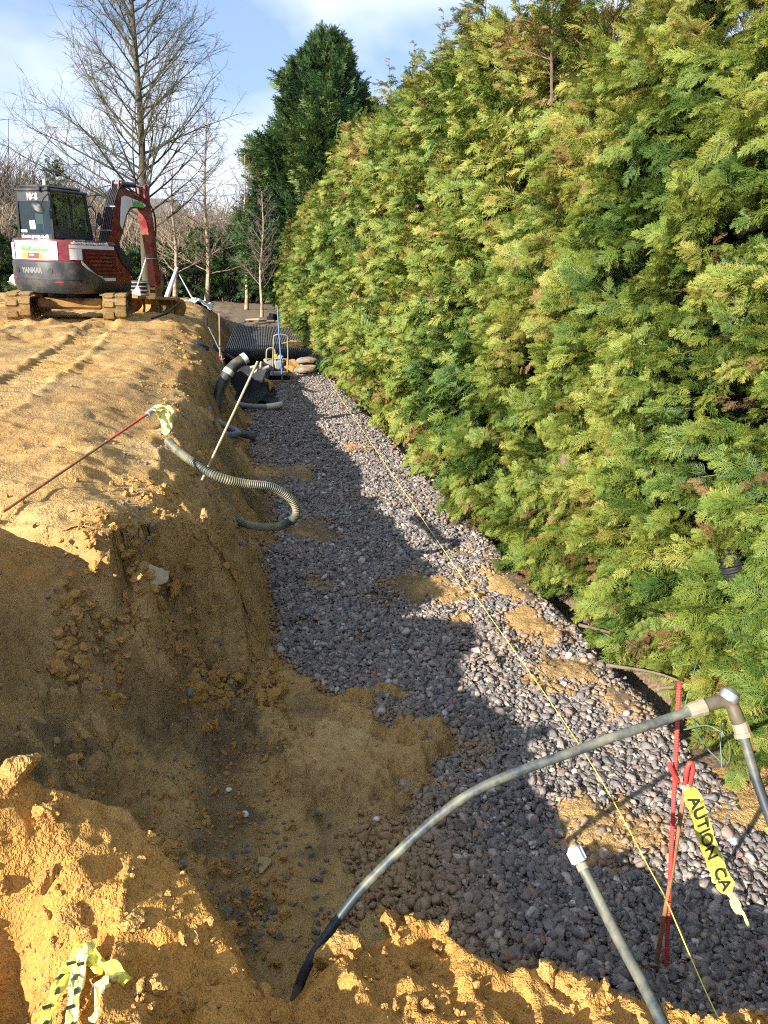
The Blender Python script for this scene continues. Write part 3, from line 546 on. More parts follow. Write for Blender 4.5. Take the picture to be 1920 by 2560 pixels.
ztf2 = lambda q: 3.85 - .06 * (q - 21) + .1 * math.sin(q * 1.9)
make_hedge('trimmed_conifer_hedge', 21.0, 33.4, ztf2, 9, 2.1, 'lower trimmed hedge section at the far end of the conifer row', [], .02)

# dark cypress beyond the end of the hedge
def cypress(name, loc, H, rad, label):
    r_ = np.random.default_rng(3); root = empty(name, loc); tag(root, label, 'tree')
    mb = MB(); mb.tube([(0.1 * math.sin(q), 0, q * H * .93 / 6) for q in range(7)], [.3, .26, .22, .17, .12, .07, .02], 10); mb.build('trunk', M_BARK, root, True)
    n = 2600; h = r_.random(n) ** 1.2; an = r_.uniform(0, 2 * math.pi, n); lob = 1 + .12 * np.cos(an * 3 + h * 9) + .5 * fbm(an * 1.5, h * 6, 1.2, 3)
    rr = rad * np.clip(1.01 - h, 0, 1) ** .58 * np.clip(.45 + h * 3, 0, 1) * lob; bl = np.clip(rr * .7, .55, 1.8) * r_.uniform(.7, 1.5, n)
    zz = h * H; bd = nrm(np.stack([np.cos(an), np.sin(an), .75 + 1.3 * h + r_.normal(0, .2, n)], 1))
    bp = np.stack([rr * np.cos(an), rr * np.sin(an), zz], 1) - bd * (bl * .8)[:, None]
    tint = np.clip(.5 + .5 * fbm(an * 2, h * 8, 1, 3), 0, 1)
    P, E_, S, I, T = boughs(bp, bd, bl, tint, r_)
    o = scatter('crown', P, E_, S, I, T, bough_src(M_DARK, False, 13, .1, 60, .40), root); tag(o, kind='stuff')
    ring = [(rad * .6 * max(0, 1.0 - q / 14) ** .8 * min(1, .5 + q * .25), .3 + q / 14 * H * .93) for q in range(15)]
    c = MB(); c.lathe(ring, 14); c.build('shade_core', M_CORE_SHADE, root)  # solid core, crown's inner shade painted as near-black
cypress('dark_cypress_tree', (3.15, 39.5, -1.0), 12.2, 3.55, 'tall dark green cypress tree beyond the far end of the hedge')

# ------------------------------------------------------------------ bare trees
M_BARK_D = simple('dark_bark', (.075, .062, .045), .9, var=.4, scale=10, dirt=(.07, .07, .03), damt=.4)
M_BIRCH = simple('pale_birch_bark', (.50, .41, .28), .85, var=.35, scale=5, dirt=(.14, .10, .07), damt=.45, dscale=7)
M_TWIG = simple('pale_twig', (.26, .205, .135), .9, var=.3, scale=3)
M_TWIG_R = simple('red_twig', (.15, .12, .095), .9, var=.3, scale=3)
def bare_tree(name, loc, H, label, mb_t, mb_b, r0, first, reach, n1, n2, n3, rise, seed, lean=(0, 0), group=None, minr=.004):
    q = random.Random(seed); root = empty(name, loc); tag(root, label, 'tree', group)
    tp = [Vector((lean[0] * t + .05 * math.sin(t * 9 + seed), lean[1] * t + .05 * math.cos(t * 7), t * H)) for t in np.linspace(0, 1, 14)]
    tr = [r0 * (1.25 if i == 0 else 1) * (1 - i / 13.4) ** .8 + .004 for i in range(14)]
    m = MB(); m.tube(tp, tr, 9); m.build('trunk', mb_t, root, True)
    b = MB()
    def at(t): i = min(int(t * 13), 12); f = t * 13 - i; return tp[i].lerp(tp[i + 1], f), tr[i] * (1 - f) + tr[i + 1] * f
    def rnd(s): return Vector((q.gauss(0, s), q.gauss(0, s), q.gauss(0, s)))
    for k in range(n1):
        t = first + (1 - first) * (k + q.random()) / n1; p, rt_ = at(min(t, .99)); an = k * 2.399 + q.uniform(-.5, .5); l = reach * ((1 - t) / (1 - first)) ** .75 * q.uniform(.75, 1.15) + .25
        el = rise + .35 * t + q.uniform(-.15, .15); d = Vector((math.cos(an) * math.cos(el), math.sin(an) * math.cos(el), math.sin(el))); pts = [p]; dd = d.copy()
        for s in range(6): dd = (dd + rnd(.09) + Vector((0, 0, .05))).normalized(); pts.append(pts[-1] + dd * l / 6)
        ra = min(rt_ * .5, .0085 * l + .007); rad = [max(minr, ra * (1 - i / 6.5)) for i in range(7)]; b.tube(pts, rad, 5, False)
        for j in range(n2):
            u = .2 + .8 * (j + q.random()) / n2; i = min(int(u * 6), 5); p2 = pts[i].lerp(pts[i + 1], u * 6 - i); ax = (pts[i + 1] - pts[i]).normalized(); d2 = (ax * .9 + rnd(.55) + Vector((0, 0, .12))).normalized(); l2 = l * q.uniform(.22, .45) * (1.15 - .6 * u); pp = [p2]
            for s in range(3): d2 = (d2 + rnd(.14)).normalized(); pp.append(pp[-1] + d2 * l2 / 3)
            b.tube(pp, [max(minr, rad[i] * .55), max(minr, rad[i] * .4), minr, minr * .6], 3, False)
            for w_ in range(n3):
                i3 = q.randint(0, 2); p3 = pp[i3].lerp(pp[i3 + 1], q.random()); d3 = ((pp[i3 + 1] - pp[i3]).normalized() + rnd(.5)).normalized(); l3 = l2 * q.uniform(.25, .5); b.tube([p3, p3 + d3 * l3 * .5, p3 + (d3 + rnd(.15)) * l3], [minr * .8, minr * .7, minr * .4], 3, False)
    b.build('branch', mb_b, root); return root
bare_tree('bare_tree', (-3.66, 27.0, -.1), 12.2, 'tall leafless tree with dark trunk behind the excavator arm', M_BARK_D, M_BARK_D, .145, .17, 3.9, 92, 18, 6, .42, 4, (.05, 0), None, .005)
BG = 'young leafless birches at the far end of the site'
bare_tree('birch_tree', (-3.08, 30.0, -.05), 4.6, 'pale birch propped with stakes, just right of the excavator arm', M_BIRCH, M_TWIG, .075, .16, 1.5, 34, 9, 4, .35, 11, (.05, 0), BG)
bare_tree('birch_tree', (-1.98, 30.2, -.2), 6.4, 'tallest pale birch, beside the white sheet on the bank', M_BIRCH, M_TWIG, .085, .14, 1.9, 42, 9, 4, .32, 12, (.12, 0), BG)
bare_tree('birch_tree', (-.76, 39.4, -1.0), 7.4, 'straight slender birch, third from the excavator', M_BIRCH, M_TWIG_R, .09, .3, 1.7, 36, 9, 4, .6, 13, (.05, 0), BG)
bare_tree('birch_tree', (-.05, 34.2, -1.0), 5.0, 'small birch nearest to the far end of the hedge', M_BIRCH, M_TWIG_R, .065, .22, 1.5, 36, 10, 4, .5, 14, (.15, 0), BG)

# far belt: bare thicket and dark evergreens
def bush_mb(seed, n, H):
    q = random.Random(seed); b = MB()
    for i in range(n):
        a = q.uniform(0, 6.28); p = Vector((q.gauss(0, .25), q.gauss(0, .25), 0)); d = Vector((math.cos(a) * q.uniform(.1, .6), math.sin(a) * q.uniform(.1, .6), 1)).normalized(); l = H * q.uniform(.4, 1.05); pts = [p]
        for s in range(4): d = (d + Vector((q.gauss(0, .13), q.gauss(0, .13), q.gauss(0, .1)))).normalized(); pts.append(pts[-1] + d * l / 4)
        b.tube(pts, [.022, .016, .012, .009, .006], 3, False)
        for j in range(6):
            k = q.randint(1, 3); p2 = pts[k].lerp(pts[k + 1], q.random()); d2 = (d + Vector((q.gauss(0, .6), q.gauss(0, .6), q.gauss(0, .3)))).normalized(); l2 = q.uniform(.3, .9); b.tube([p2, p2 + d2 * l2 * .5, p2 + d2 * l2 + Vector((q.gauss(0, .08), 0, 0))], [.009, .007, .005], 3, False)
    return b
r_ = np.random.default_rng(21)
bs_ = [src('bush', bush_mb(50 + k, 26, 3.0), M_TWIG if k % 2 else M_TWIG_R) for k in range(5)]
n = 520; bx = r_.uniform(-26, 6, n); by = r_.uniform(46.5, 60, n); s_ = r_.uniform(.8, 1.5, n) * (1 + (by - 43) * .03)
th = scatter('bare_thicket', np.stack([bx, by, np.full(n, -1.0)], 1), np.stack([np.zeros(n), np.zeros(n), r_.uniform(0, 6.28, n)], 1), np.repeat(s_[:, None], 3, 1), r_.integers(0, 5, n), np.full(n, .5), bs_); tag(th, 'brown leafless thicket across the back of the site', 'thicket', kind='stuff')
n = 150; bx = np.concatenate([r_.uniform(-24, -10, n)]); by = r_.uniform(58, 75, n); s_ = r_.uniform(1.7, 2.9, n) * np.interp(bx, [-24, -16, -12, -10], [1.25, 1.05, .8, .5])
th = scatter('far_bare_wood', np.stack([bx, by, np.full(n, -1.0)], 1), np.stack([np.zeros(n), np.zeros(n), r_.uniform(0, 6.28, n)], 1), np.repeat(s_[:, None], 3, 1), r_.integers(0, 5, n), np.full(n, .5), [src('bush', bush_mb(80 + k, 34, 3.0), M_TWIG_R) for k in range(5)]); tag(th, 'brown leafless wood behind the excavator cab', 'wood', kind='stuff')
# evergreen understorey
n = 1300; ex = r_.uniform(-26, 5.5, n); ey = r_.uniform(44, 47.5, n); zt = np.where(ex < -6.5, 1.5, 2.2) + 1.3 * fbm(ex, ex * 0, .35, 3); ez = -1 + (zt + 1) * r_.random(n); bd = nrm(np.stack([r_.normal(0, .5, n), -np.abs(r_.normal(.6, .3, n)), r_.normal(.6, .3, n)], 1))
P, E_, S, I, T = boughs(np.stack([ex, ey, ez], 1), bd, r_.uniform(.6, 1.0, n), np.clip(.45 + .5 * fbm(ex, ez, .5, 3), 0, 1), r_)
ev = scatter('evergreen_understorey', P, E_, S, I, T, bough_src(M_DARK, False, 13, .1, 60, .40)); tag(ev, 'dark evergreen shrubs low behind the birches', 'shrubs', kind='stuff')
mb = MB(); xs = np.linspace(-30, 7, 60); 
G = [(q, 48.2 + .6 * math.sin(q * 1.7), zq) for q in xs for zq in (-1.2, 1.3 + .7 * math.sin(q * .9) + .3 * math.sin(q * 2.7))]; G += [(q, 52, zq) for q in xs for zq in (-1.2, 1.2)]
f = [(2 * i, 2 * i + 2, 2 * i + 3, 2 * i + 1) for i in range(59)] + [(2 * i + 1, 2 * i + 3, 120 + 2 * i + 3, 120 + 2 * i + 1) for i in range(59)]
mb.add(G, f).build('shrub_shade_core', M_CORE_SHADE); tag(bpy.data.objects['shrub_shade_core'], 'near-black backing sheet in the shrub belt, shade painted into its colour', 'shrubs', kind='stuff')  # plain sheet whose dark colour stands in for shade between the shrubs
# a conifer standing out of the far wood
def small_conifer(loc, H, rad, label, seed):
    r_ = np.random.default_rng(seed); root = empty('far_pine_tree', loc); tag(root, label, 'tree'); mb = MB(); mb.tube([(0, 0, 0), (.1, 0, H * .5), (0, 0, H * .97)], [.2, .13, .03], 7); mb.build('trunk', M_BARK_D, root)
    n = 160; h = r_.uniform(.3, 1, n); an = r_.uniform(0, 6.28, n); rr = rad * (1.15 - h) ** .6 * r_.uniform(.4, 1, n); bd = nrm(np.stack([np.cos(an), np.sin(an), r_.uniform(.2, .9, n)], 1)); bp = np.stack([rr * .3 * np.cos(an), rr * .3 * np.sin(an), h * H], 1)
    P, E_, S, I, T = boughs(bp, bd, rr, np.full(n, .6), r_); o = scatter('crown', P, E_, S, I, T, bough_src(M_DARK, False, 13, .1, 60, .40), root); tag(o, kind='stuff')
small_conifer((-14.2, 61, -1), 8.6, 1.5, 'lone dark conifer rising from the wood behind the cab roof', 5)
# ------------------------------------------------------------------ excavator
MUD = (.30, .19, .075)
M_RED = simple('maroon_paint', (.15, .006, .015), .36, var=.15, scale=3, dirt=(.20, .06, .04), damt=.03, coat=.3)
M_REDD = simple('dusty_red_paint', (.19, .010, .016), .5, var=.2, scale=4, dirt=(.30, .13, .07), damt=.1)
M_GREY = simple('charcoal_paint', (.024, .028, .034), .42, var=.2, scale=3, dirt=(.14, .12, .09), damt=.04, dscale=2)
M_BLACK = simple('black_plastic', (.012, .012, .014), .5, var=.3)
M_RUB = simple('black_rubber', (.018, .018, .018), .7, var=.3)
M_WHITE = simple('white_decal', (.72, .73, .75), .45, var=.08, dirt=(.5, .42, .3), damt=.1)
M_GREEN = simple('green_decal', (.10, .45, .05), .5, var=.1)
M_GTXT = simple('grey_print', (.22, .27, .22), .5, var=.1)
M_YEL = simple('yellow_decal', (.75, .45, .02), .5, var=.1)
M_REDL = simple('red_decal', (.5, .02, .02), .5, var=.1)
M_TRACK = simple('mud_caked_track', (.36, .22, .07), .9, var=.4, scale=7, dirt=(.10, .065, .03), damt=.35, dscale=4, bmp=.6, bscale=25)
M_MUDM = simple('mud_caked_steel', (.46, .26, .07), .85, var=.4, scale=6, dirt=(.13, .075, .03), damt=.4, bmp=.5, bscale=30)
M_STEEL = simple('steel', (.45, .46, .48), .3, metal=.9, var=.15)
M_GALV = simple('galvanised', (.42, .43, .42), .55, metal=.4, var=.2)
def glass_mat(name, tint, refl=.16):
    m, t, b = new_mat(name); o = t.nodes['Material Output']; tr = t.nodes.new('ShaderNodeBsdfTransparent'); tr.inputs[0].default_value = (*tint, 1); gl = t.nodes.new('ShaderNodeBsdfGlossy'); gl.inputs['Roughness'].default_value = .03; gl.inputs[0].default_value = (.8, .9, .9, 1); mx_ = t.nodes.new('ShaderNodeMixShader'); mx_.inputs[0].default_value = refl
    t.links.new(tr.outputs[0], mx_.inputs[1]); t.links.new(gl.outputs[0], mx_.inputs[2]); t.links.new(mx_.outputs[0], o.inputs[0]); return m
M_GLASS = glass_mat('tinted_glass', (.5, .58, .54), .08)
def text_geo(s, size, ext=.003, fat=0.0):
    cu = bpy.data.curves.new('t', 'FONT'); cu.body = s; cu.offset = fat; cu.size = size; cu.extrude = ext; cu.align_x = 'LEFT'; o = bpy.data.objects.new('t', cu); col.objects.link(o)
    dg = bpy.context.evaluated_depsgraph_get(); me = bpy.data.meshes.new_from_object(o.evaluated_get(dg)); col.objects.unlink(o); bpy.data.objects.remove(o)
    return [tuple(v.co) for v in me.vertices], [tuple(p.vertices) for p in me.polygons]
def text(s, size, fn, m, parent, name='lettering', width=None, bold=0.0):
    v, f = text_geo(s, size, .003, bold); w_ = max(p[0] for p in v); k = (width / w_) if width else 1; mb = MB(); mb.add([fn(p[0] * k, p[1], p[2]) for p in v], f)
    return mb.build(name, m, parent)

EXC = empty('excavator', (-3.9, 17.6, -.05), R(-30)); tag(EXC, 'maroon and charcoal tracked excavator with white decals on the sand plateau', 'excavator')
# upper outline around the tail, parameter u = arc length from the rear centre (right positive)
half = [(0, -1.33), (.3, -1.315), (.55, -1.26), (.78, -1.14), (.95, -.95), (1.04, -.72), (1.07, -.45), (1.08, 0), (1.08, .5), (1.08, 1.02)]
hp = spline([(a, b, 0) for a, b in half], 90)[:, :2]; full = np.vstack([hp[::-1] * np.array([-1, 1]), hp[1:]]); seg = np.r_[0, np.cumsum(np.linalg.norm(np.diff(full, axis=0), axis=1))]; seg -= seg[89]
def OU(u, off=0.0):
    r_ = np.interp(u, seg, full[:, 0]); f = np.interp(u, seg, full[:, 1]); e = .02; t = np.array((np.interp(u + e, seg, full[:, 0]) - np.interp(u - e, seg, full[:, 0]), np.interp(u + e, seg, full[:, 1]) - np.interp(u - e, seg, full[:, 1]))); t = t / np.linalg.norm(t); n_ = np.array((t[1], -t[0])); return (float(r_ + n_[0] * off), float(f + n_[1] * off))
def u_of_f(f): return float(np.interp(f, full[89:, 1], seg[89:]))
def ribbon(u0, u1, zlo, zhi, off, name, m, parent, th=.012, n=28):
    mb = MB(); us = np.linspace(u0, u1, n); vs_ = []
    for i, u in enumerate(us):
        a = zlo(i / (n - 1)) if callable(zlo) else zlo; b = zhi(i / (n - 1)) if callable(zhi) else zhi
        p = OU(u, off); q = OU(u, off - th); vs_ += [(*q, a), (*p, a), (*p, b), (*q, b)]
    f = [(0, 1, 2, 3), tuple(4 * (n - 1) + k for k in (3, 2, 1, 0))]
    for i in range(n - 1):
        for k in range(4): f.append((4 * i + k, 4 * i + 4 + k, 4 * i + 4 + (k + 1) % 4, 4 * i + (k + 1) % 4))
    mb.add(vs_, f); return mb.build(name, m, parent, True, 30)
def loft(rings, name, m, parent):     # rings of equal count
    mb = MB(); n = len(rings[0]); f = [tuple(range(n - 1, -1, -1)), tuple((len(rings) - 1) * n + k for k in range(n))]
    for i in range(len(rings) - 1):
        for k in range(n): k2 = (k + 1) % n; f.append((i * n + k, i * n + k2, (i + 1) * n + k2, (i + 1) * n + k))
    mb.add([p for r_ in rings for p in r_], f); return mb.build(name, m, parent, True, 35)
def ring(z, fc, off, n=50): u = u_of_f(fc); return [(*OU(q, off), z) for q in np.linspace(-u, u, n)]
loft([ring(.60, .9, -.06), ring(.66, .95, -.01), ring(.765, .98, 0)], 'lower_skirt', M_GREY, EXC)
cw = loft([ring(.70, -.02, .0), ring(.76, .0, .022), ring(.86, -.08, .03), ring(.98, -.42, .03), ring(1.1, -.78, .03), ring(1.16, -.92, .022), ring(1.18, -.95, .0)], 'counterweight', M_GREY, EXC)
# engine hood + right-hand housing, one shell with a top that falls towards the front
us = [u for u in np.linspace(-u_of_f(-.66), u_of_f(1.0), 60)]; bot = [(*OU(u, -.012), .76) for u in us] + [(.2, 1.0, .76), (.2, .3, .76), (.2, -.66, .76)]
def ztop(f): return 1.57 - .33 * float(sm(.35, 1.0, f))
mid_ = [(p[0], p[1], ztop(p[1]) - .05) for p in bot]; top = [(p[0] * .975, p[1] * .985, ztop(p[1])) for p in bot]
hood = loft([bot, mid_, top], 'engine_hood', M_RED, EXC)
# tail decals
pw = ribbon(-.55, .72, 1.205, 1.535, .004, 'decal_panel', M_WHITE, EXC); 
ribbon(-1.0, -.62, 1.2, 1.5, .004, 'decal_panel', M_WHITE, EXC)
def on_tail(u0, z0, off): return lambda a, b, c: (*OU(u0 + a, off + c), z0 + b)
ribbon(-.28, .50, lambda t: 1.355, lambda t: 1.40 + .055 * max(0, 1 - t * 6), .009, 'green_swoosh', M_GREEN, EXC)
text('SHORTS', .115, on_tail(-.20, 1.372, .014), M_GTXT, EXC, width=.58)
ribbon(-.30, -.10, 1.22, 1.325, .009, 'warning_label', M_YEL, EXC); ribbon(-.095, .24, 1.22, 1.325, .009, 'warning_label', M_REDL, EXC); ribbon(.245, .345, 1.22, 1.325, .009, 'warning_label', M_YEL, EXC)
text('OLDBURY', .03, on_tail(.40, 1.285, .012), M_GTXT, EXC, width=.22) if False else None
ribbon(-.52, .78, 1.334, 1.341, .009, 'red_line', M_REDL, EXC)
ribbon(-.04, .10, 1.275, 1.30, .013, 'white_print', M_WHITE, EXC)
text('YANMAR', .13, on_tail(-.30, .965, .032), simple('embossed_grey', (.16, .17, .175), .4, var=.1), cw, width=.62, bold=.008)
for u in (-.47, .52):
    p = OU(u, .024); q = OU(u, .038); MB().cyl((*p, 1.005), (*q, 1.005), .055, .055, 18).build('hook_recess', M_BLACK, cw)
ribbon(-.95, 1.25, .845, .858, .034, 'groove', M_BLACK, cw, .004)
ribbon(.62, .80, .80, .812, .036, 'reflector', M_REDL, cw, .004); ribbon(-.72, -.56, .86, .875, .036, 'reflector', M_REDL, cw, .004)
# right-hand side: stripes, louvres, front panel, url
def side(f0, f1, z0, z1, m, name, off=.004): return ribbon(u_of_f(f0), u_of_f(f1), z0, z1, off, name, m, EXC, .012, 14)
side(-1.02, .38, 1.425, 1.49, M_WHITE, 'white_stripe'); side(-1.02, -.74, 1.22, 1.415, M_WHITE, 'white_stripe')
ribbon(u_of_f(-.78), u_of_f(-.12), lambda t: 1.17 - .32 * (1 - (1 - t) ** 2), lambda t: 1.22 - .30 * (1 - (1 - t) ** 1.7), .006, 'white_stripe', M_WHITE, EXC)
side(-.11, .36, .835, .895, M_WHITE, 'white_stripe')
lou = side(-.68, .42, .95, 1.40, simple('louvre_shade_red', (.06, .006, .008), .6), 'louvre_panel', .003)  # darker red plate, the shade between the slats put into its colour
for k in range(6):
    z0 = .965 + k * .073; ribbon(u_of_f(-.66 + .09 * (4 - k) * (k < 4)), u_of_f(.40), z0, z0 + .04, .022, 'slat', M_RED, lou, .02, 12)
fr = [(.42, 1.52), (.52, 1.55), (.8, 1.36), (1.03, 1.2), (1.03, .98), (.66, 1.18)]
MB().yz(fr, 1.072, 1.092).build('front_panel', M_GREY, EXC)
text('shorts-group.co.uk', .075, lambda a, b, c: (*OU(u_of_f(-.98) + a, .002 + c), 1.505 + b), M_WHITE, EXC, width=1.2, bold=.004)
for f, z in ((.55, 1.0), (.7, 1.0), (.55, .84), (.7, .84)): MB().cyl((1.068, f, z), (1.085, f, z), .012).build('bolt', M_STEEL, EXC)
# deck grille on top
MB().box(.3, .95, -.5, .3, 1.565, 1.59, bev=.008).build('top_cover', M_BLACK, EXC)

# cab
CAB = empty('cab'); CAB.parent = EXC
x0, x1, y0, y1 = -.95, .15, -.7, .72
def post(p, q, r_=.035): return MB().tube([p, q], [r_, r_], 6).build('pillar', M_BLACK, CAB)
post((x0, y0, 1.3), (x0 + .03, y0 + .03, 2.46)); post((x1, y0, 1.3), (x1 - .03, y0 + .03, 2.46), .045); post((x1, y1, 1.3), (x1 - .03, y1 - .2, 2.46), .045); post((x0, y1, 1.0), (x0 + .03, y1 - .2, 2.46)); post((x1, .02, 1.55), (x1 - .03, -.02, 2.44), .03)
MB().box(x0 - .02, x1 + .02, y0 - .02, y1 - .12, 2.44, 2.5, bev=.02).box(x0 + .05, x1 - .05, y0 + .05, y1 - .25, 2.5, 2.56, bev=.03).build('roof', M_GREY, CAB)
MB().box(x0 + .02, x1 - .02, y0 + .0, y0 + .03, 1.35, 1.68, bev=.005).build('rear_panel', M_BLACK, CAB)
MB().box(x0 + .02, x1 - .02, y0 + .005, y0 + .03, 2.26, 2.44, bev=.005).build('rear_header', M_GREY, CAB)
MB().box(x1 - .02, x1 + .012, y0 + .05, y1 - .04, 1.3, 1.62, bev=.005).build('side_panel', M_BLACK, CAB)
MB().yz([(y0 + .05, 1.62), (y1 - .05, 1.62), (y1 - .08, 1.66), (.35, 1.78), (-.1, 1.82), (y0 + .05, 1.84)], x1 - .02, x1 + .01).build('side_trim', M_GREY, CAB)
MB().box(x0 + .04, x1 - .04, y0 + .02, y0 + .028, 1.68, 2.26).build('rear_window', M_GLASS, CAB)
MB().yz([(y0 + .06, 1.84), (-.02, 1.82), (-.04, 2.42), (y0 + .06, 2.42)], x1 - .012, x1 - .004).build('side_window', M_GLASS, CAB)
MB().yz([(.05, 1.81), (y1 - .07, 1.66), (y1 - .24, 2.42), (.0, 2.42)], x1 - .012, x1 - .004).build('side_window', M_GLASS, CAB)
MB().yz([(y0 + .06, 1.3), (y1 - .07, 1.3), (y1 - .24, 2.42), (y0 + .06, 2.42)], x0 + .004, x0 + .012).build('door_window', M_GLASS, CAB)
MB().add([(x0 + .03, y1 - .01, 1.35), (x1 - .03, y1 - .01, 1.35), (x1 - .05, y1 - .21, 2.43), (x0 + .05, y1 - .21, 2.43)], [(0, 1, 2, 3)]).build('windscreen', M_GLASS, CAB)
st = MB().box(-.65, -.15, -.42, .1, 1.45, 1.6, bev=.04).box(-.63, -.17, -.5, -.38, 1.6, 2.12, bev=.05).box(-.52, -.28, -.49, -.4, 2.12, 2.3, bev=.04); st.build('seat', M_BLACK, CAB)
MB().box(-.55, -.3, -.52, -.505, 1.75, 2.05, bev=.004).build('seat_cover', simple('pale_green_cloth', (.35, .5, .42), .8), CAB)
MB().tube([(-.02, .2, 1.5), (-.02, .3, 1.78), (-.02, .28, 1.86)], [.03, .02, .035], 8).build('control_lever', M_BLACK, CAB)
MB().box(.02, .12, .35, .52, 1.45, 2.0, bev=.03).build('console', M_GALV, CAB)
text('1068', .17, lambda a, b, c: (-.60 + a, y0 - .004 - c, 2.29 + b), M_WHITE, CAB, width=.36, bold=.006)
text('shorts-group.co.uk', .09, lambda a, b, c: (-.86 + a, y0 - .006 - c, 1.60 + b), M_WHITE, CAB, width=.88, bold=.005)
MB().box(-.58, -.40, y0 + .004, y0 + .012, 1.76, 1.92).build('notice', M_WHITE, CAB); MB().box(-.88, -.68, y0 + .004, y0 + .012, 1.70, 1.75).build('notice', M_WHITE, CAB)
mr_ = MB(); mr_.tube([(.13, -.72, 2.4), (.1, -.86, 2.3), (.06, -.92, 2.2)], .012, 6).build('mirror_bracket', M_BLACK, CAB)
MB().lathe([(.01, -.03), (.08, -.025), (.105, 0), (.08, .025), (.01, .03)], 14, Matrix.Translation((-.03, -.93, 2.13)) @ Euler((R(70), R(25), R(10))).to_matrix().to_4x4() @ Matrix.Diagonal((1.75, .9, 1, 1))).build('mirror', M_BLACK, CAB, True)
MB().lathe([(.05, 0), (.05, .02), (.042, .03), (.042, .09), (.03, .11)], 12, Matrix.Translation((-.08, -.6, 2.55))).build('beacon', simple('cream_lens', (.75, .68, .5), .3), CAB, True)
for xx in (-.2, .06): MB().box(xx, xx + .12, -.78, -.68, 2.44, 2.53, bev=.02).build('work_lamp', M_BLACK, CAB)
MB().tube([(.2, .7, 1.6), (.22, .8, 1.9), (.22, .78, 2.15), (.2, .7, 2.25), (.16, .6, 2.24)], .016, 6).build('handrail', M_BLACK, CAB)
MB().lathe([(.01, -.02), (.07, -.02), (.09, 0), (.07, .02), (.01, .02)], 12, Matrix.Translation((.27, .86, 2.02)) @ Euler((R(80), 0, R(20))).to_matrix().to_4x4() @ Matrix.Diagonal((.8, 1.5, 1, 1))).build('mirror', M_BLACK, CAB, True)
# left step / ladder side with pale panel seen past the tail
MB().box(-1.12, -1.06, -.55, .5, .8, 1.5, bev=.02).build('left_housing', M_WHITE, EXC)

# boom, stick, cylinders
bc = .5
bo = [(.8, 1.3), (.95, 1.6), (1.42, 2.7), (1.6, 2.93), (1.78, 3.0), (1.95, 2.93), (2.75, 2.74), (2.93, 2.68), (2.96, 2.58), (2.86, 2.53), (2.25, 2.53), (2.03, 2.48), (1.88, 2.34), (1.6, 1.9), (1.15, 1.25)]
BOOM = MB().yz(bo, bc - .125, bc + .125).build('boom', M_RED, EXC)
wd = [(1.66, 2.74), (1.8, 2.78), (2.0, 2.76), (2.66, 2.66), (2.74, 2.62), (2.7, 2.58), (2.22, 2.57), (2.0, 2.52), (1.84, 2.37), (1.6, 2.0), (1.52, 2.1), (1.58, 2.45)]
MB().yz(wd, bc + .128, bc + .134).build('decal_panel', M_WHITE, BOOM); MB().yz([(2.1, 2.75), (2.16, 2.66), (2.62, 2.63), (2.64, 2.55), (2.14, 2.55)], bc + .137, bc + .142).build('green_swoosh', M_GREEN, BOOM)
text('SHORTS', .085, lambda a, b, c: (bc + .144 + c, 2.2 + a, 2.635 + b), M_GTXT, BOOM, width=.4)
for k in range(6):
    xx = bc - .16 + k * .055; MB().tube(spline([(xx, .82, 1.45), (xx + .01, 1.0, 1.85), (xx, 1.3, 2.5), (xx + .02, 1.5, 2.85), (xx + .04, 1.72, 3.06)], 14), .018, 6).build('hose', M_RUB, BOOM, True)
for z_, y_ in ((1.95, 1.04), (2.5, 1.28)): MB().box(bc - .2, bc + .2, y_ - .02, y_ + .03, z_ - .012, z_ + .012).build('hose_clamp', M_GALV, BOOM)
for s in (-1, 1): MB().yz([(1.55, 2.9), (1.6, 3.1), (1.72, 3.12), (1.86, 2.95)], bc + s * .11 - .015, bc + s * .11 + .015).build('pivot_lug', M_RED, BOOM)
MB().cyl((bc - .16, 1.69, 3.05), (bc + .16, 1.69, 3.05), .045).build('pivot_pin', M_STEEL, BOOM)
MB().cyl((bc, 1.7, 3.05), (bc, 2.45, 3.06), .062, None, 16).build('stick_cylinder', M_GREY, BOOM, True); MB().cyl((bc, 2.45, 3.06), (bc, 2.84, 3.04), .035, None, 14).build('cylinder_rod', M_STEEL, BOOM, True)
MB().cyl((bc, 1.15, 1.05), (bc, 1.5, 1.75), .065).cyl((bc, 1.5, 1.75), (bc, 1.78, 2.2), .035).build('lift_cylinder', M_GREY, BOOM, True)
MB().tube(spline([(bc + .12, 1.75, 3.02), (bc + .13, 2.1, 2.93), (bc + .12, 2.6, 2.8), (bc + .1, 2.95, 2.68), (bc + .1, 3.16, 2.45), (bc + .1, 3.2, 2.1), (bc + .1, 3.12, 1.9)], 24), .02, 7).build('hose', M_RUB, BOOM, True)
MB().tube(spline([(bc + .02, 2.95, 2.7), (bc + .02, 3.26, 2.5), (bc + .02, 3.34, 2.1), (bc + .02, 3.22, 1.7), (bc + .02, 3.24, 1.2)], 24), .02, 7).build('hose', M_RUB, BOOM, True)
sk = [(2.72, 2.72), (2.66, 2.5), (2.78, 2.1), (2.98, 1.2), (3.06, .64), (3.28, .64), (3.22, 1.3), (3.08, 2.3), (2.98, 2.66), (2.94, 2.8)]
STICK = MB().yz(sk, bc - .115, bc + .115).build('stick', M_REDD, EXC)
for s in (-1, 1): MB().yz([(2.74, 2.66), (2.75, 3.08), (2.84, 3.12), (2.93, 3.06), (2.97, 2.66)], bc + s * .1 - .028, bc + s * .1 + .028).build('stick_ear', M_RED, STICK)
MB().box(bc - .135, bc + .135, 2.92, 3.3, 1.32, 1.345).build('hose_band', M_GALV, STICK)
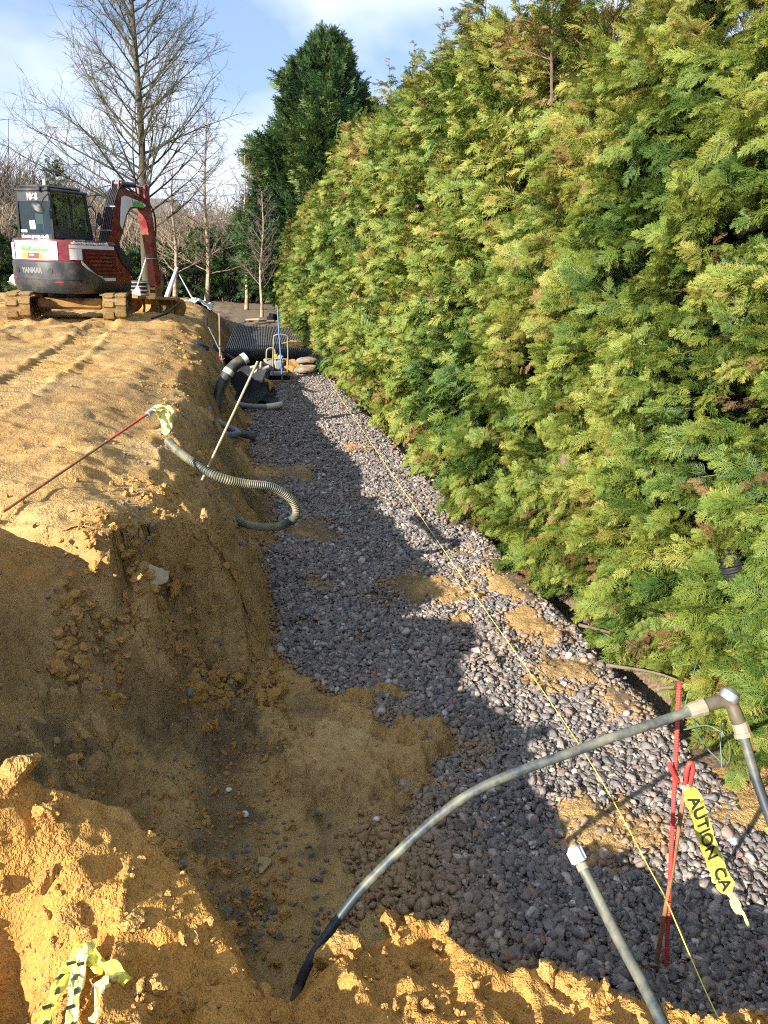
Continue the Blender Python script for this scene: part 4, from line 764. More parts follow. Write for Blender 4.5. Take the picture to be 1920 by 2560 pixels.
MB().cyl((bc, 3.15, 2.3), (bc, 3.27, 1.5), .05).cyl((bc, 3.27, 1.5), (bc, 3.36, .95), .028).build('bucket_cylinder', M_GREY, STICK, True)
for s in (-1, 1): MB().yz([(3.3, 1.0), (3.4, .98), (3.36, .5), (3.26, .5)], bc + s * .13 - .015, bc + s * .13 + .015).build('link', M_MUDM, STICK)
MB().box(bc - .14, bc - .1, 3.02, 3.3, .28, .66).box(bc + .1, bc + .14, 3.02, 3.3, .28, .66).box(bc - .1, bc + .1, 3.03, 3.1, .36, .46).box(bc - .1, bc + .1, 3.04, 3.12, .54, .6).cyl((bc - .17, 3.16, .58), (bc + .17, 3.16, .58), .045).cyl((bc - .17, 3.2, .36), (bc + .17, 3.2, .36), .045).build('quick_hitch', M_MUDM, STICK)
# wide grading bucket
bw = .86; arc = [(3.12 + .34 * math.sin(a), .12 + .22 * math.cos(a)) for a in np.linspace(-.1, math.pi - .15, 12)]; inn = [(3.12 + .315 * math.sin(a), .12 + .195 * math.cos(a)) for a in np.linspace(math.pi - .15, -.1, 12)]
BUCK = MB().yz(arc + inn, bc - bw, bc + bw).build('grading_bucket', M_MUDM, EXC)
MB().box(bc - bw, bc + bw, 3.0, 3.16, .30, .375, bev=.01).build('top_beam', M_MUDM, BUCK)
for s in (-1, 1): MB().yz([(3.0, .36), (3.3, .32), (3.46, .12), (3.3, -.1), (3.02, -.1), (3.12, .1)], bc + s * bw - .015, bc + s * bw + .015).build('side_plate', M_MUDM, BUCK)
for k in (-.45, .1, .62): MB().yz([(3.0, .31), (3.1, .2), (3.15, .08), (3.1, -.06), (3.2, -.06), (3.24, .1), (3.2, .31)], bc + k - .012, bc + k + .012).build('gusset', M_MUDM, BUCK)
MB().box(bc - bw, bc + bw, 2.98, 3.2, -.12, -.095).build('cutting_edge', M_MUDM, BUCK)

ARM = set([BOOM, STICK, BUCK] + BOOM.children_recursive + STICK.children_recursive + BUCK.children_recursive)
for o in EXC.children_recursive:
    if o.type == 'MESH':
        for v_ in o.data.vertices: v_.co.x = v_.co.x * .80 - (.12 if o in ARM else 0); v_.co.y *= (.745 if o in ARM else .80); v_.co.z = .6 + (v_.co.z - .6) * 1.035 if o not in ARM else .13 + v_.co.z * .885
# undercarriage, turned against the house
UM = Matrix.Rotation(R(36), 4, 'Z')
MB().box(-.62, .62, -.75, .75, .28, .5, UM, .05).add([], []).build('undercarriage_frame', M_MUDM, EXC); MB().lathe([(.5, .48), (.5, .64)], 28).build('slew_ring', M_BLACK, EXC, True)
pad = MB().box(-.5, .5, -.5, .5, 0, 1, bev=.12); pm = bpy.data.meshes.new('pad'); pm.from_pydata(pad.v, [], pad.f); pm.materials.append(M_TRACK)
TL, TH, TR = 2.75, .60, .29
def track_at(s):      # stadium path in (y,z), returns point, tangent angle
    st_ = TL - 2 * TR; per = 2 * st_ + 2 * math.pi * TR; s = s % per
    if s < st_: return (-st_ / 2 + s, TR * 2 + .01, 0)
    s -= st_
    if s < math.pi * TR: a = s / TR; return (st_ / 2 + TR * math.sin(a), TR + .01 + TR * math.cos(a), -a)
    s -= math.pi * TR
    if s < st_: return (st_ / 2 - s, .01, -math.pi)
    s -= st_; a = s / TR; return (-st_ / 2 - TR * math.sin(a), TR + .01 - TR * math.cos(a), -math.pi - a)
for sd_ in (-1, 1):
    cx = sd_ * .88; per = 2 * (TL - 2 * TR) + 2 * math.pi * TR; mb = MB(); n = 64; vs_ = []
    for i in range(n):
        y_, z_, a = track_at(i * per / n); ny, nz_ = math.sin(-a) , math.cos(a)
        for (xx, o) in ((-.215, -.0), (.215, -.0), (.215, -.035), (-.215, -.035)): vs_.append((cx + xx, y_ + ny * o, z_ + nz_ * o))
    mb.add(vs_, [(4 * i + k, 4 * ((i + 1) % n) + k, 4 * ((i + 1) % n) + (k + 1) % 4, 4 * i + (k + 1) % 4) for i in range(n) for k in range(4)], UM); TRK = mb.build('track', M_TRACK, EXC)
    npd = 30
    for i in range(npd):
        y_, z_, a = track_at((i + .5) * per / npd)
        for sx_ in (-1, 1):
            o = bpy.data.objects.new('track_pad', pm); col.objects.link(o); o.parent = TRK
            o.matrix_local = UM @ Matrix.Translation((cx + sx_ * .115, y_, z_)) @ Matrix.Rotation(a, 4, 'X') @ Matrix.Translation((0, (.02 if sx_ > 0 else -.02), -.012)) @ Matrix.Diagonal((.205, .128, .042, 1))
    for nm, yy in (('sprocket', -(TL / 2 - TR)), ('idler', TL / 2 - TR)):
        o = MB().lathe([(.05, -.13), (.1, -.12), (.22, -.07), (.225, .07), (.1, .12), (.05, .13)], 20, UM @ Matrix.Translation((cx, yy, TR + .01)) @ Matrix.Rotation(R(90), 4, 'Y')).build(nm, M_MUDM, TRK, True)
    for k in range(5): MB().lathe([(.04, -.14), (.075, -.13), (.075, .13), (.04, .14)], 12, UM @ Matrix.Translation((cx, -.75 + k * .375, .125)) @ Matrix.Rotation(R(90), 4, 'Y')).build('roller', M_MUDM, TRK, True)
    MB().box(cx - .12, cx + .12, -TL / 2 + .35, TL / 2 - .35, .16, .46, UM, .03).build('track_frame', M_MUDM, TRK)
# ------------------------------------------------------------------ things on the site
M_HOSE = simple('grey_green_hose', (.07, .08, .06), .5, var=.25, scale=8, dirt=(.33, .28, .16), damt=.3, dscale=5)
M_PIPE = simple('blue_black_pipe', (.03, .042, .05), .5, var=.25, scale=6, dirt=(.24, .23, .16), damt=.2, dscale=7)
M_BPIPE = simple('black_pipe', (.03, .033, .032), .42, var=.3, scale=4, dirt=(.2, .16, .09), damt=.15)
M_GPIPE = simple('grey_pipe', (.16, .18, .21), .5, var=.2, dirt=(.3, .24, .14), damt=.2)
M_TAPEG = simple('grey_tape', (.5, .5, .48), .4, var=.15)
M_WOOD = simple('weathered_wood', (.30, .20, .11), .85, var=.35, scale=12, dirt=(.12, .08, .05), damt=.3)
M_RUST = simple('rusty_bar', (.26, .12, .055), .85, var=.4, scale=18, bmp=.4, bscale=80)
M_REBAR = simple('red_painted_rebar', (.55, .05, .045), .6, var=.2, scale=20, dirt=(.3, .12, .07), damt=.15)
M_TAPE = simple('yellow_tape', (.68, .62, .09), .45, var=.12, scale=8)
M_TAPEP = simple('pale_yellow_tape', (.75, .74, .30), .45, var=.15, scale=8)
M_INK = simple('black_print', (.03, .035, .035), .5, var=.8, scale=40)
M_COUP = simple('grey_coupling', (.25, .25, .21), .5, var=.15, dirt=(.3, .22, .1), damt=.2)
M_CHROME = simple('bare_metal', (.62, .64, .66), .28, metal=.85, var=.15)
M_SHEET = simple('black_sheet', (.008, .009, .012), .7, var=.4, scale=3, spec=.15)
M_BLUE = simple('blue_plastic', (.02, .05, .30), .45, var=.2); M_BLUEP = simple('blue_pole_paint', (.05, .13, .38), .5, var=.15)
M_WSHEET = simple('white_plastic_sheet', (.62, .66, .72), .4, var=.12)
M_STRING = simple('yellow_string', (.75, .66, .12), .7, var=.1)
M_BOARD = simple('grey_board', (.30, .275, .26), .8, var=.15, dirt=(.22, .15, .08), damt=.2)
M_ROCK = simple('sandstone', (.46, .36, .22), .9, var=.25, scale=6, bmp=.6, bscale=20)
M_BAG = simple('grey_sandbag', (.20, .20, .19), .85, var=.3, scale=6, dirt=(.35, .22, .09), damt=.3)
M_GROCK = simple('grey_rock', (.22, .18, .14), .85, var=.4, scale=8, bmp=.5, bscale=25)
def corr_tube(path, r, pitch, n=12, amp=.1):
    P = np.array(path); d = np.r_[0, np.cumsum(np.linalg.norm(np.diff(P, axis=0), axis=1))]; m = max(8, int(d[-1] / pitch * 4)); s = np.linspace(0, d[-1], m); Q = np.stack([np.interp(s, d, P[:, k]) for k in range(3)], 1)
    return Q, r * (1 + amp * np.sign(np.sin(s / pitch * 2 * math.pi + .3)))
def tube_thing(name, path, r, m, label, cat, n=10, group=None):
    o = MB().tube(path, r, n).build(name, m, None, True, 60); return tag(o, label, cat, group)

# corrugated hose looping off the bank
hp_ = spline([(-.72, 5.95, -.01), (-.64, 5.72, -.02), (-.53, 5.53, -.05), (-.39, 5.43, -.12), (-.27, 5.42, -.17), (-.14, 5.48, -.22), (.05, 5.56, -.27), (.17, 5.6, -.35), (.235, 5.63, -.45), (.225, 5.68, -.55), (.14, 5.76, -.64), (.02, 5.86, -.69), (-.12, 5.95, -.70), (-.32, 6.03, -.66)], 160)
Q, rr = corr_tube(hp_ - np.array((0, 0, .03)), .032, .016, 12, .07); tag(MB().tube(Q, rr, 12).build('corrugated_hose', M_HOSE, None, True, 30), 'grey corrugated hose looping off the sand bank over the gravel', 'hose')
# leaning rod with clamp
T = empty('leaning_rod', (-.45, 5.75, -.25)); tag(T, 'thin steel rod leaning from the bank with a clamp at its top', 'rod')
o3 = Vector((-.45, 5.75, -.25)); pa = Vector((-.47, 5.72, -.3)); pb = Vector((-.04, 6.3, .53))
MB().cyl(pa - o3, pb - o3, .0095, None, 8).build('rod', simple('pale_rod', (.42, .33, .2), .7), T, True)
MB().tube([pb - o3 + Vector((-.06, 0, -.05)), pb - o3 + Vector((0, 0, -.03)), pb - o3 + Vector((.03, .01, -.06)), pb - o3 + Vector((.09, .02, -.04))], .013, 6).tube([pb - o3 + Vector((-.03, 0, -.09)), pb - o3 + Vector((.02, 0, -.05)), pb - o3 + Vector((.03, 0, .0))], .012, 6).build('clamp', simple('dull_clamp', (.30, .27, .22), .7), T, True)
# red rod with tape leaning over the plateau
a_, b_ = Vector((-1.40, 4.22, -.04)), Vector((-.74, 5.55, .29)); T = empty('red_tipped_rod', a_); tag(T, 'thin rusty rod with red end and yellow tape leaning over the plateau', 'rod')
d_ = b_ - a_; MB().cyl((0, 0, 0), d_ * .62, .0085, None, 8).build('rod', M_RUST, T, True); MB().cyl(d_ * .62, d_ * .94, .0088, None, 8).build('red_section', M_REBAR, T, True); MB().cyl(d_ * .92, d_ * 1.0, .02, .024, 10).build('sleeve', M_GALV, T, True)
def ribbon_strip(path, wid, side, seed=1, twist=0.0, crumple=.008):
    q = random.Random(seed); P = [Vector(p) for p in path]; n = len(P); vs_ = []; f = []
    for i, p in enumerate(P):
        t = (P[min(i + 1, n - 1)] - P[max(i - 1, 0)]).normalized(); s_ = Vector(side); s_ = (s_ - t * s_.dot(t)).normalized(); s_ = Matrix.Rotation(twist * i / n + q.uniform(-.25, .25) * (crumple > 0), 3, t) @ s_; nn_ = t.cross(s_); w_ = wid[i] if hasattr(wid, '__len__') else wid
        for k in range(5): vs_.append(p + s_ * w_ * (k / 4 - .5) + nn_ * (q.uniform(-crumple, crumple) + crumple * .8 * math.cos(k * 2.2 + i)))
    for i in range(n - 1):
        for k in range(4): f.append((5 * i + k, 5 * i + k + 1, 5 * i + 6 + k, 5 * i + 5 + k))
    m = MB(); m.add(vs_, f); return m
def solid(o, th=.0012):
    md = o.modifiers.new('thickness', 'SOLIDIFY'); md.thickness = th; return o
solid(ribbon_strip(spline([d_ * .95, d_ * .98 + Vector((.04, 0, -.01)), d_ * .98 + Vector((.07, .01, -.06)), d_ * .98 + Vector((.08, 0, -.13)), d_ * .97 + Vector((.06, 0, -.17))], 12), [.03, .04, .06, .07, .08, .09, .09, .085, .08, .07, .05, .03], (1, .2, .1), 3, .6, .012).build('tape', M_TAPEP, T, True))
solid(ribbon_strip(spline([d_ * .96, d_ * .99 + Vector((.05, 0, .02)), d_ * .99 + Vector((.1, .01, -.01)), d_ * .98 + Vector((.12, 0, -.05))], 10), .04, (0, .3, 1), 4, .9, .01).build('tape', M_TAPEP, T, True))

# black bent pipe with tape bands
bp_ = spline([(-.72, 11.78, -1.25), (-.70, 11.82, -1.0), (-.685, 11.9, -.76), (-.62, 12.0, -.52), (-.47, 12.1, -.28), (-.25, 12.2, -.13)], 40); T = empty('bent_black_pipe', (-.7, 11.8, -1.1)); tag(T, 'thick black bent pipe with grey tape bands standing up from the bank', 'pipe'); o3 = np.array((-.7, 11.8, -1.1))
MB().tube(bp_ - o3, .085, 14).build('pipe', M_BPIPE, T, True, 60)
for i, j in ((28, 31), (37, 40)): MB().tube(bp_[i:j] - o3, .089, 14).build('tape_band', M_TAPEG, T, True, 60)
tube_thing('grey_loop_pipe', spline([(-.80, 10.95, -.62), (-.73, 10.86, -.75), (-.66, 10.9, -.85), (-.51, 10.85, -.93), (-.40, 10.84, -.98), (-.35, 10.72, -1.0), (-.41, 10.6, -1.0), (-.56, 10.5, -.97)], 40), .045, M_GPIPE, 'grey pipe looping at the foot of the bent black pipe', 'pipe', 12)
tube_thing('grey_offcut_pipe', spline([(-.55, 11.6, -1.1), (-.35, 11.5, -1.16), (-.12, 11.45, -1.22)], 14), .06, M_BPIPE, 'short dark pipe lying on the gravel behind the grey loop', 'pipe', 12)
# two poles
T = empty('marker_pole', (-.73, 13.4, -.9)); tag(T, 'upright pale wooden pole with red tie on the bank', 'pole'); MB().tube([(0, 0, -.1), (0, .4, .55), (-.01, .8, 1.3)], [.016, .015, .014], 8).build('pole', M_WOOD, T, True); MB().tube([(-.05, .37, .62), (0, .38, .5), (.03, .37, .52), (.08, .37, .57)], .008, 6).build('red_tie', M_RED, T, True); MB().tube([(-.02, .35, .6), (-.04, .36, .68)], .008, 6).build('red_tie', M_RED, T, True)
T = empty('slanted_pole', (-.70, 13.95, -.3)); tag(T, 'thin grey slanted pole crossing the upright wooden pole', 'pole'); MB().tube([(-.22, -.35, .63), (-.2, -.3, .52), (-.02, 0, .05), (.03, .02, -.35)], [.012, .013, .012, .012], 8).build('pole', M_GALV, T, True); MB().box(-.245, -.205, -.36, -.32, .52, .66, bev=.006).build('grip', M_BLACK, T)
for i, (pts, lab) in enumerate((([(-1.06, 13.05, .0), (-1.0, 13.1, -.04), (-.93, 13.2, -.08), (-.88, 13.3, -.14)], 'blue strap end lying over the crest of the bank'), ([(-.9, 14.6, -.2), (-.78, 15.0, -.36), (-.66, 15.6, -.5), (-.55, 16.2, -.66), (-.4, 17.0, -.8)], 'blue strap running down the bank to the black sheet'))):
    P = [(p[0], p[1], max(p[2], gz(p[0], p[1]) + .02)) for p in spline(pts, 14)]; tag(solid(ribbon_strip(P, .07, (.3, 1, 0), 9 + i, .3, .012).build('blue_strap', M_BLUE, None, True), .004), lab, 'strap')

# drainage tank of black crates
TANK = empty('crate_tank', (.16, 20.85, -1.33)); tag(TANK, 'low black tank of ribbed plastic crates at the far end of the trench', 'tank')
M_CRATE = simple('black_crate_plastic', (.13, .135, .14), .4, var=.3, scale=4, dirt=(.2, .15, .09), damt=.15)
mb = MB().box(0, 1.118, 0, 1.055, .0, .33)
for k in range(22): x_ = .012 + k * .0508; mb.box(x_, x_ + .022, -.012, 1.05, .33, .42); mb.box(x_, x_ + .022, -.03, 0, .02, .385)
mb.box(0, 1.118, -.034, -.02, .36, .40).box(0, 1.118, -.034, -.02, .17, .20); cm = bpy.data.meshes.new('crate'); cm.from_pydata(mb.v, [], mb.f); cm.materials.append(M_CRATE)
for i in range(2):
    for j in range(8): o = put('crate', cm, None, TANK); o.location = (-1.12 + i * 1.125, j * 1.062, .0)
Q, rr = corr_tube([(-1.15, -.08, .26), (1.3, -.08, .26)], .15, .05, 14, .05); MB().tube(Q, rr, 14).build('front_edge_roll', M_RUB, TANK, True, 30)
MB().box(-1.14, 1.3, -.06, -.04, -.02, .3).build('front_wrap', M_SHEET, TANK)
# right-hand wrap of black membrane
def heap(name, cx, cy, cz, ax, ay, az, m, label, cat, seed, rough=.3, group=None, parent=None, sub=3, flat=True):
    r_ = np.random.default_rng(seed); v, f = ico(sub); o = r_.uniform(0, 50, 2); nz_ = fbm(v[:, 0] * 1.3 + o[0] + v[:, 2], v[:, 1] * 1.3 + o[1] - v[:, 2], 1.4, 4); v = v * (1 + rough * nz_ + (.5 * rough * ridge(v[:, 0] * 2.2 + o[1] + v[:, 2] * 1.3, v[:, 1] * 2.2 - v[:, 2] + o[0], 1.8, 4) if m is M_CLOD else 0))[:, None]
    v = v * np.array((ax, ay, az)); 
    if flat: v[:, 2] = np.maximum(v[:, 2], -az * .45)
    me = bpy.data.meshes.new(name); me.from_pydata(v, [], f); me.polygons.foreach_set('use_smooth', [True] * len(f)); o = put(name, me, m, parent); o.location = (cx, cy, cz)
    if label: tag(o, label, cat, group)
    return o
heap('black_membrane', 1.5, 23.0, -1.0, .32, 2.6, .26, M_SHEET, 'crumpled black membrane between the crate tank and the hedge', 'membrane', 4, .5)
heap('black_membrane', 1.42, 20.0, -1.12, .24, .9, .2, M_SHEET, 'low fold of black membrane behind the grey sandbags', 'membrane', 8, .5)
heap('black_bag', .42, 30.6, -.78, .22, .2, .16, M_SHEET, 'small black bag on the ground behind the crate tank', 'bag', 6, .4)
for i, (x_, y_, l, rz, m, lab) in enumerate(((-.3, 30.4, .75, .25, M_WOOD, 'pale plank lying behind the crate tank, lefthand one'), (.1, 30.0, .8, -.35, simple('dark_plank', (.16, .10, .06), .8), 'brown plank lying behind the crate tank beside the black bag'), (-.35, 30.15, .5, .1, simple('fresh_timber', (.6, .45, .25), .7), 'short fresh cut timber in front of the pale plank'))):
    tag(MB().box(-l / 2, l / 2, -.07, .07, 0, .05, Matrix.Translation((x_, y_, -.9 + .03 * i)) @ Matrix.Rotation(rz, 4, 'Z') @ Matrix.Rotation(-.06, 4, 'Y'), .006).build('plank', m), lab, 'plank')
heap('spilled_sand', .95, 22.3, -.915, .30, .9, .05, M_CLOD, 'sand spilled on top of the crate tank', 'sand', 12, .5)
heap('sand_pile', .66, 19.6, -1.3, .40, .45, .26, M_CLOD, 'bright orange sand pile against the front of the crate tank', 'sand pile', 13, .45)
for i, (x_, y_, z_, a, lab) in enumerate(((1.02, 18.95, -1.2, .2, 'grey sandbag, front one at the foot of the hedge'), (1.12, 19.35, -1.17, -.1, 'grey sandbag, middle one beside the orange sand'), (.98, 19.75, -1.15, .1, 'grey sandbag, back one against the crate tank'), (1.08, 19.3, -1.02, .3, 'grey sandbag lying on top of the other sandbags'))):
    o = heap('sandbag', x_, y_, z_, .26, .17, .095, M_BAG, lab, 'sandbag', 30 + i, .22, 'grey sandbags beside the orange sand'); o.rotation_euler = (0, 0, a)

# plate compactor
PC = empty('plate_compactor', (.33, 18.1, -1.3), R(8)); tag(PC, 'plate compactor with tall tubular handles standing on the gravel', 'compactor')
MB().yz([(-.34, .12), (-.30, .02), (.30, .02), (.36, .14), (.33, .15), (.28, .05), (-.28, .05), (-.31, .13)], -.24, .24).build('base_plate', M_BLACK, PC)
MB().box(-.19, .19, -.2, .24, .05, .2, bev=.03).build('exciter', simple('pale_grey_paint', (.42, .43, .41), .5, var=.2, dirt=(.3, .2, .1), damt=.2), PC)
MB().lathe([(.02, -.11), (.15, -.11), (.17, -.08), (.17, .08), (.15, .11), (.02, .11)], 18, Matrix.Translation((-.2, .0, .30)) @ Matrix.Rotation(R(90), 4, 'Y')).build('belt_guard', M_COUP, PC, True)
MB().box(-.1, .15, -.15, .18, .2, .44, bev=.04).build('engine', simple('engine_grey', (.28, .29, .28), .5, var=.3), PC); MB().box(-.08, .13, -.13, .05, .44, .56, bev=.035).build('fuel_tank', simple('cream_tank', (.5, .46, .36), .4), PC); MB().lathe([(.03, 0), (.03, .03), (.02, .04)], 10, Matrix.Translation((.02, -.04, .56))).build('fuel_cap', M_BLACK, PC); MB().box(-.1, -.02, -.14, -.05, .50, .58, bev=.01).build('air_filter', M_YEL, PC); MB().box(.14, .2, -.1, .12, .3, .44, bev=.02).build('silencer', M_BLACK, PC)
MB().tube(spline([(-.13, -.22, .16), (-.14, -.3, .5), (-.13, -.38, .95), (-.11, -.40, 1.02), (0, -.41, 1.05), (.16, -.40, 1.02), (.18, -.38, .95), (.20, -.3, .5), (.2, -.22, .16)], 40), .017, 8).build('handle', M_COUP, PC, True, 60)
MB().tube(spline([(-.25, -.1, .2), (-.26, -.12, .6), (-.22, -.12, .7), (-.1, -.12, .71), (-.06, -.12, .6), (-.05, -.1, .25)], 26), .018, 8).build('lifting_frame', M_COUP, PC, True, 60)
# rake with blue pole
RK = empty('blue_pole_rake', (.42, 17.3, -1.27)); tag(RK, 'wide rake with bright blue pole leaning on the compactor', 'rake'); MB().cyl((.0, 0, .1), (-.08, .35, 1.58), .017, None, 10).build('pole', M_BLUEP, RK, True); MB().cyl((0, 0, .02), (0, 0, .12), .02, .018, 10).build('socket', M_WOOD, RK, True); MB().box(-.36, .28, -.03, .03, -.02, .05, bev=.006).build('head', M_WOOD, RK)
# board, black sheet, cream ended pipe
tag(MB().prism([(-.56, 0), (0, -.28), (.1, .55), (-.42, .85)], -.03, .03, Matrix.Translation((-.02, 16.1, -1.0)) @ Matrix.Rotation(R(8), 4, 'X')).build('grey_board', M_BOARD), 'flat grey board propped beside the bent black pipe', 'board')
tag(heap('board_prop', -.25, 16.2, -1.22, .4, .4, .2, M_CLOD, None, None, 44, .4), 'lump of sand under the grey board', 'sand lump')
def sheet(name, cx, cy, z0, w_, l, m, label, cat, seed, hfun):
    n = 26; r_ = np.random.default_rng(seed); g = np.linspace(-1, 1, n); X, Y_ = np.meshgrid(g, g, indexing='ij'); o = r_.uniform(0, 40); xx = cx + X * w_ * (1 + .12 * fbm(Y_ + o, X * 0, 1.5, 2)); yy = cy + Y_ * l * (1 + .12 * fbm(X + o, Y_ * 0, 1.5, 2)); zz = z0 + hfun(X, Y_, o)
    Vv = np.stack([xx, yy, zz], -1).reshape(-1, 3); i_ = (np.arange(n - 1)[:, None] * n + np.arange(n - 1)).ravel(); me = grid_mesh(name, Vv, np.stack([i_, i_ + n, i_ + n + 1, i_ + 1], 1)); me.polygons.foreach_set('use_smooth', [True] * len(me.polygons)); o_ = put(name, me, m); tag(o_, label, cat); return solid(o_, .006)
sheet('black_sheet', -.2, 15.4, -1.3, .46, 1.1, M_SHEET, 'glossy black plastic sheet folded on the gravel behind the cream ended pipe', 'sheet', 3, lambda X, Y_, o: .03 + .16 * np.abs(fbm(X + o, Y_, 1.3, 4)) + .28 * np.exp(-((Y_ - .55) / .3) ** 2) * (X < .75) * (1 - X * .5))
T = empty('cream_ended_pipe', (0, 14.1, -1.22)); tag(T, 'grey pipe with a cream end lying in front of the black sheet', 'pipe'); MB().tube(spline([(-.6, .1, .05), (-.3, 0, .0), (.06, -.03, -.01)], 10), .05, 12).build('pipe', M_GPIPE, T, True, 60); MB().tube(spline([(.05, -.03, -.01), (.2, .02, .0), (.33, .12, .01)], 8), .056, 12).build('cream_end', simple('cream_plastic', (.62, .57, .42), .5), T, True, 60)

# string line, rebar, stick and tape
tube_thing('string_line', spline([(1.30, 1.0, -.74), (1.38, 1.55, -.92), (1.495, 2.135, -.98), (1.60, 2.4, -1.12), (1.70, 3.54, -1.19), (1.66, 6, -1.22), (1.56, 11.0, -1.2), (1.45, 17.5, -1.17), (1.40, 21, -.9)], 60), .0026, M_STRING, 'thin yellow string line pulled along the gravel trench', 'string', 5)
T = empty('red_rebar', (1.55, 2.14, -1.33)); tag(T, 'upright red painted ribbed steel bar beside the yellow tape', 'rebar'); Q, rr = corr_tube([(0, 0, -.05), (-.12, .06, 1.27)], .0082, .0105, 8, .1); MB().tube(Q, rr, 8).build('bar', M_REBAR, T, True, 25)
MB().tube(spline([(-.125, .03, .955), (-.1, .03, .91), (-.075, .035, .875)], 6), .009, 8).build('cross_tie', M_REBAR, T, True, 60)
T = empty('rusty_stake', (1.49, 2.13, -1.33)); tag(T, 'thin rusty stake with red looped top carrying the yellow tape', 'stake'); MB().tube([(0, 0, -.05), (.02, .035, .5), (.035, .07, .83)], .0085, 8).build('stake', M_RUST, T, True); MB().tube(spline([(.033, .068, .82), (.028, .068, .90), (.04, .07, .93), (.053, .07, .90), (.05, .068, .83)], 18), .0095, 8).build('looped_top', M_REBAR, T, True, 60)
tp_ = spline([(1.525, 2.185, -.50), (1.57, 2.175, -.58), (1.65, 2.165, -.77), (1.71, 2.15, -.89), (1.75, 2.14, -.96)], 26); T = empty('yellow_tape', (1.525, 2.19, -.5)); tag(T, 'strip of yellow warning tape with black letters hanging from the rusty stake', 'tape'); o3 = np.array((1.525, 2.19, -.5))
wv = [.035, .05, .06] + [.066] * 18 + [.07, .072, .066, .05, .03]
sd3 = np.array((.86, .0, .36)); strip = ribbon_strip(tp_ - o3, wv, sd3, 5, 0, .003); solid(strip.build('tape', M_TAPE, T, False), .0006)
solid(ribbon_strip(spline([tp_[0] - o3 + np.array((-.01, .004, .01)), tp_[8] - o3 + np.array((-.01, .012, 0)), tp_[17] - o3 + np.array((-.015, .012, 0)), tp_[21] - o3 + np.array((-.03, .006, 0))], 18), .03, sd3, 6, .4, .006).build('tape_fold', M_TAPEP, T, True))
solid(ribbon_strip(spline([(1.75, 2.14, -.955), (1.775, 2.135, -1.0), (1.795, 2.125, -1.04), (1.815, 2.115, -1.055), (1.835, 2.10, -1.10)], 14) - o3, [.035, .03, .022, .03, .036, .038, .034, .03, .024, .016, .012, .012, .01, .006], sd3, 7, .5, .005).build('torn_tail', M_TAPEP, T, True))
ax_ = nrm(tp_[-1] - tp_[0]); sdn = nrm(sd3 - ax_ * (sd3 @ ax_)); nrm_ = np.cross(sdn, ax_); nrm_ = nrm_ if nrm_[1] < 0 else -nrm_; seg_t = np.r_[0, np.cumsum(np.linalg.norm(np.diff(tp_, axis=0), axis=1))]
def on_tape(a, b, c):
    s_ = .035 + a; p = np.array([np.interp(s_, seg_t, tp_[:, k]) for k in range(3)]) - o3; return tuple(p + sdn * (b - .021) + nrm_ * (.0075 + c * .3))
text('AUTION  CA', .058, on_tape, M_INK, T, width=.46, bold=.0006)

# water pipes in the foreground
WP = empty('arched_water_pipe', (.06, 1.8, -.8)); tag(WP, 'blue black water pipe arching out of the sand to a grey elbow', 'pipe'); o3 = np.array((.06, 1.8, -.8))
ar = spline([(.03, 1.74, -1.0), (.09, 1.82, -.80), (.19, 1.89, -.68), (.345, 1.95, -.53), (.63, 2.0, -.31), (.99, 2.0, -.165), (1.36, 2.0, -.045)], 60) - o3; MB().tube(ar, .0158, 14).build('pipe', M_PIPE, WP, True, 60)
e0 = Vector((1.36, 2.0, -.045)) - Vector(o3); dr = Vector((.37, 0, .115)).normalized()
def nut(p, d, r_, l, nm='coupling_nut'):
    m = MB(); d = Vector(d).normalized(); q = p + d * l
    m.tube([p, p + d * l * .15, p + d * l * .7, p + d * l * .72, q], [r_ * .85, r_, r_, r_ * 1.12, r_ * 1.12], 12); o = m.build(nm, M_COUP, WP, True, 25); return q
q1 = nut(e0 - dr * .01, dr, .026, .055); MB().tube(spline([q1, q1 + dr * .05, q1 + dr * .085 + Vector((.0, -.012, -.012)), q1 + dr * .095 + Vector((.005, -.035, -.05)), q1 + dr * .10 + Vector((.01, -.045, -.075))], 14), .0225, 12).build('elbow', M_BPIPE, WP, True, 60)
MB().lathe([(.005, .0), (.03, .002), (.033, .012), (.030, .03), (.02, .04), (.004, .043)], 16, Matrix.Translation(q1 + dr * .07 + Vector((0, -.012, .004))) @ Euler((R(-10), R(35), 0)).to_matrix().to_4x4()).build('metal_cap', M_CHROME, WP, True, 30)
q2 = q1 + dr * .10 + Vector((.01, -.04, -.068)); dn = Vector((.035, -.13, -.2)).normalized(); q3 = nut(q2, dn, .026, .05)
MB().tube(spline([q3 - dn * .01, q3 + dn * .15, q3 + dn * .4 + Vector((.01, -.01, 0)), q3 + dn * .9 + Vector((.03, -.03, -.05)), q3 + dn * 1.25 + Vector((.04, -.02, -.2))], 24), .0158, 14).build('down_pipe', M_PIPE, WP, True, 60)
CP = empty('capped_water_pipe', (.95, .9, -.75)); tag(CP, 'blue black water pipe with a pale grey cap rising from the bottom edge', 'pipe'); o3 = np.array((.95, .9, -.75))
cp_ = spline([(.865, 1.685, -.285), (.88, 1.64, -.315), (.91, 1.5, -.38), (.93, 1.25, -.42), (.95, 1.0, -.52), (.96, .85, -.8)], 40) - o3; MB().tube(cp_, .0155, 14).build('pipe', M_PIPE, CP, True, 60); MB().tube(cp_[5:8], .0172, 14).build('pale_band', M_COUP, CP, True, 60)
m = MB(); p, q = Vector(cp_[0]), Vector(cp_[2]); dd_ = (p - q).normalized(); m.tube([p - dd_ * .025, p - dd_ * .02, p + dd_ * .012, p + dd_ * .022], [.020, .0225, .0225, .013], 14); 
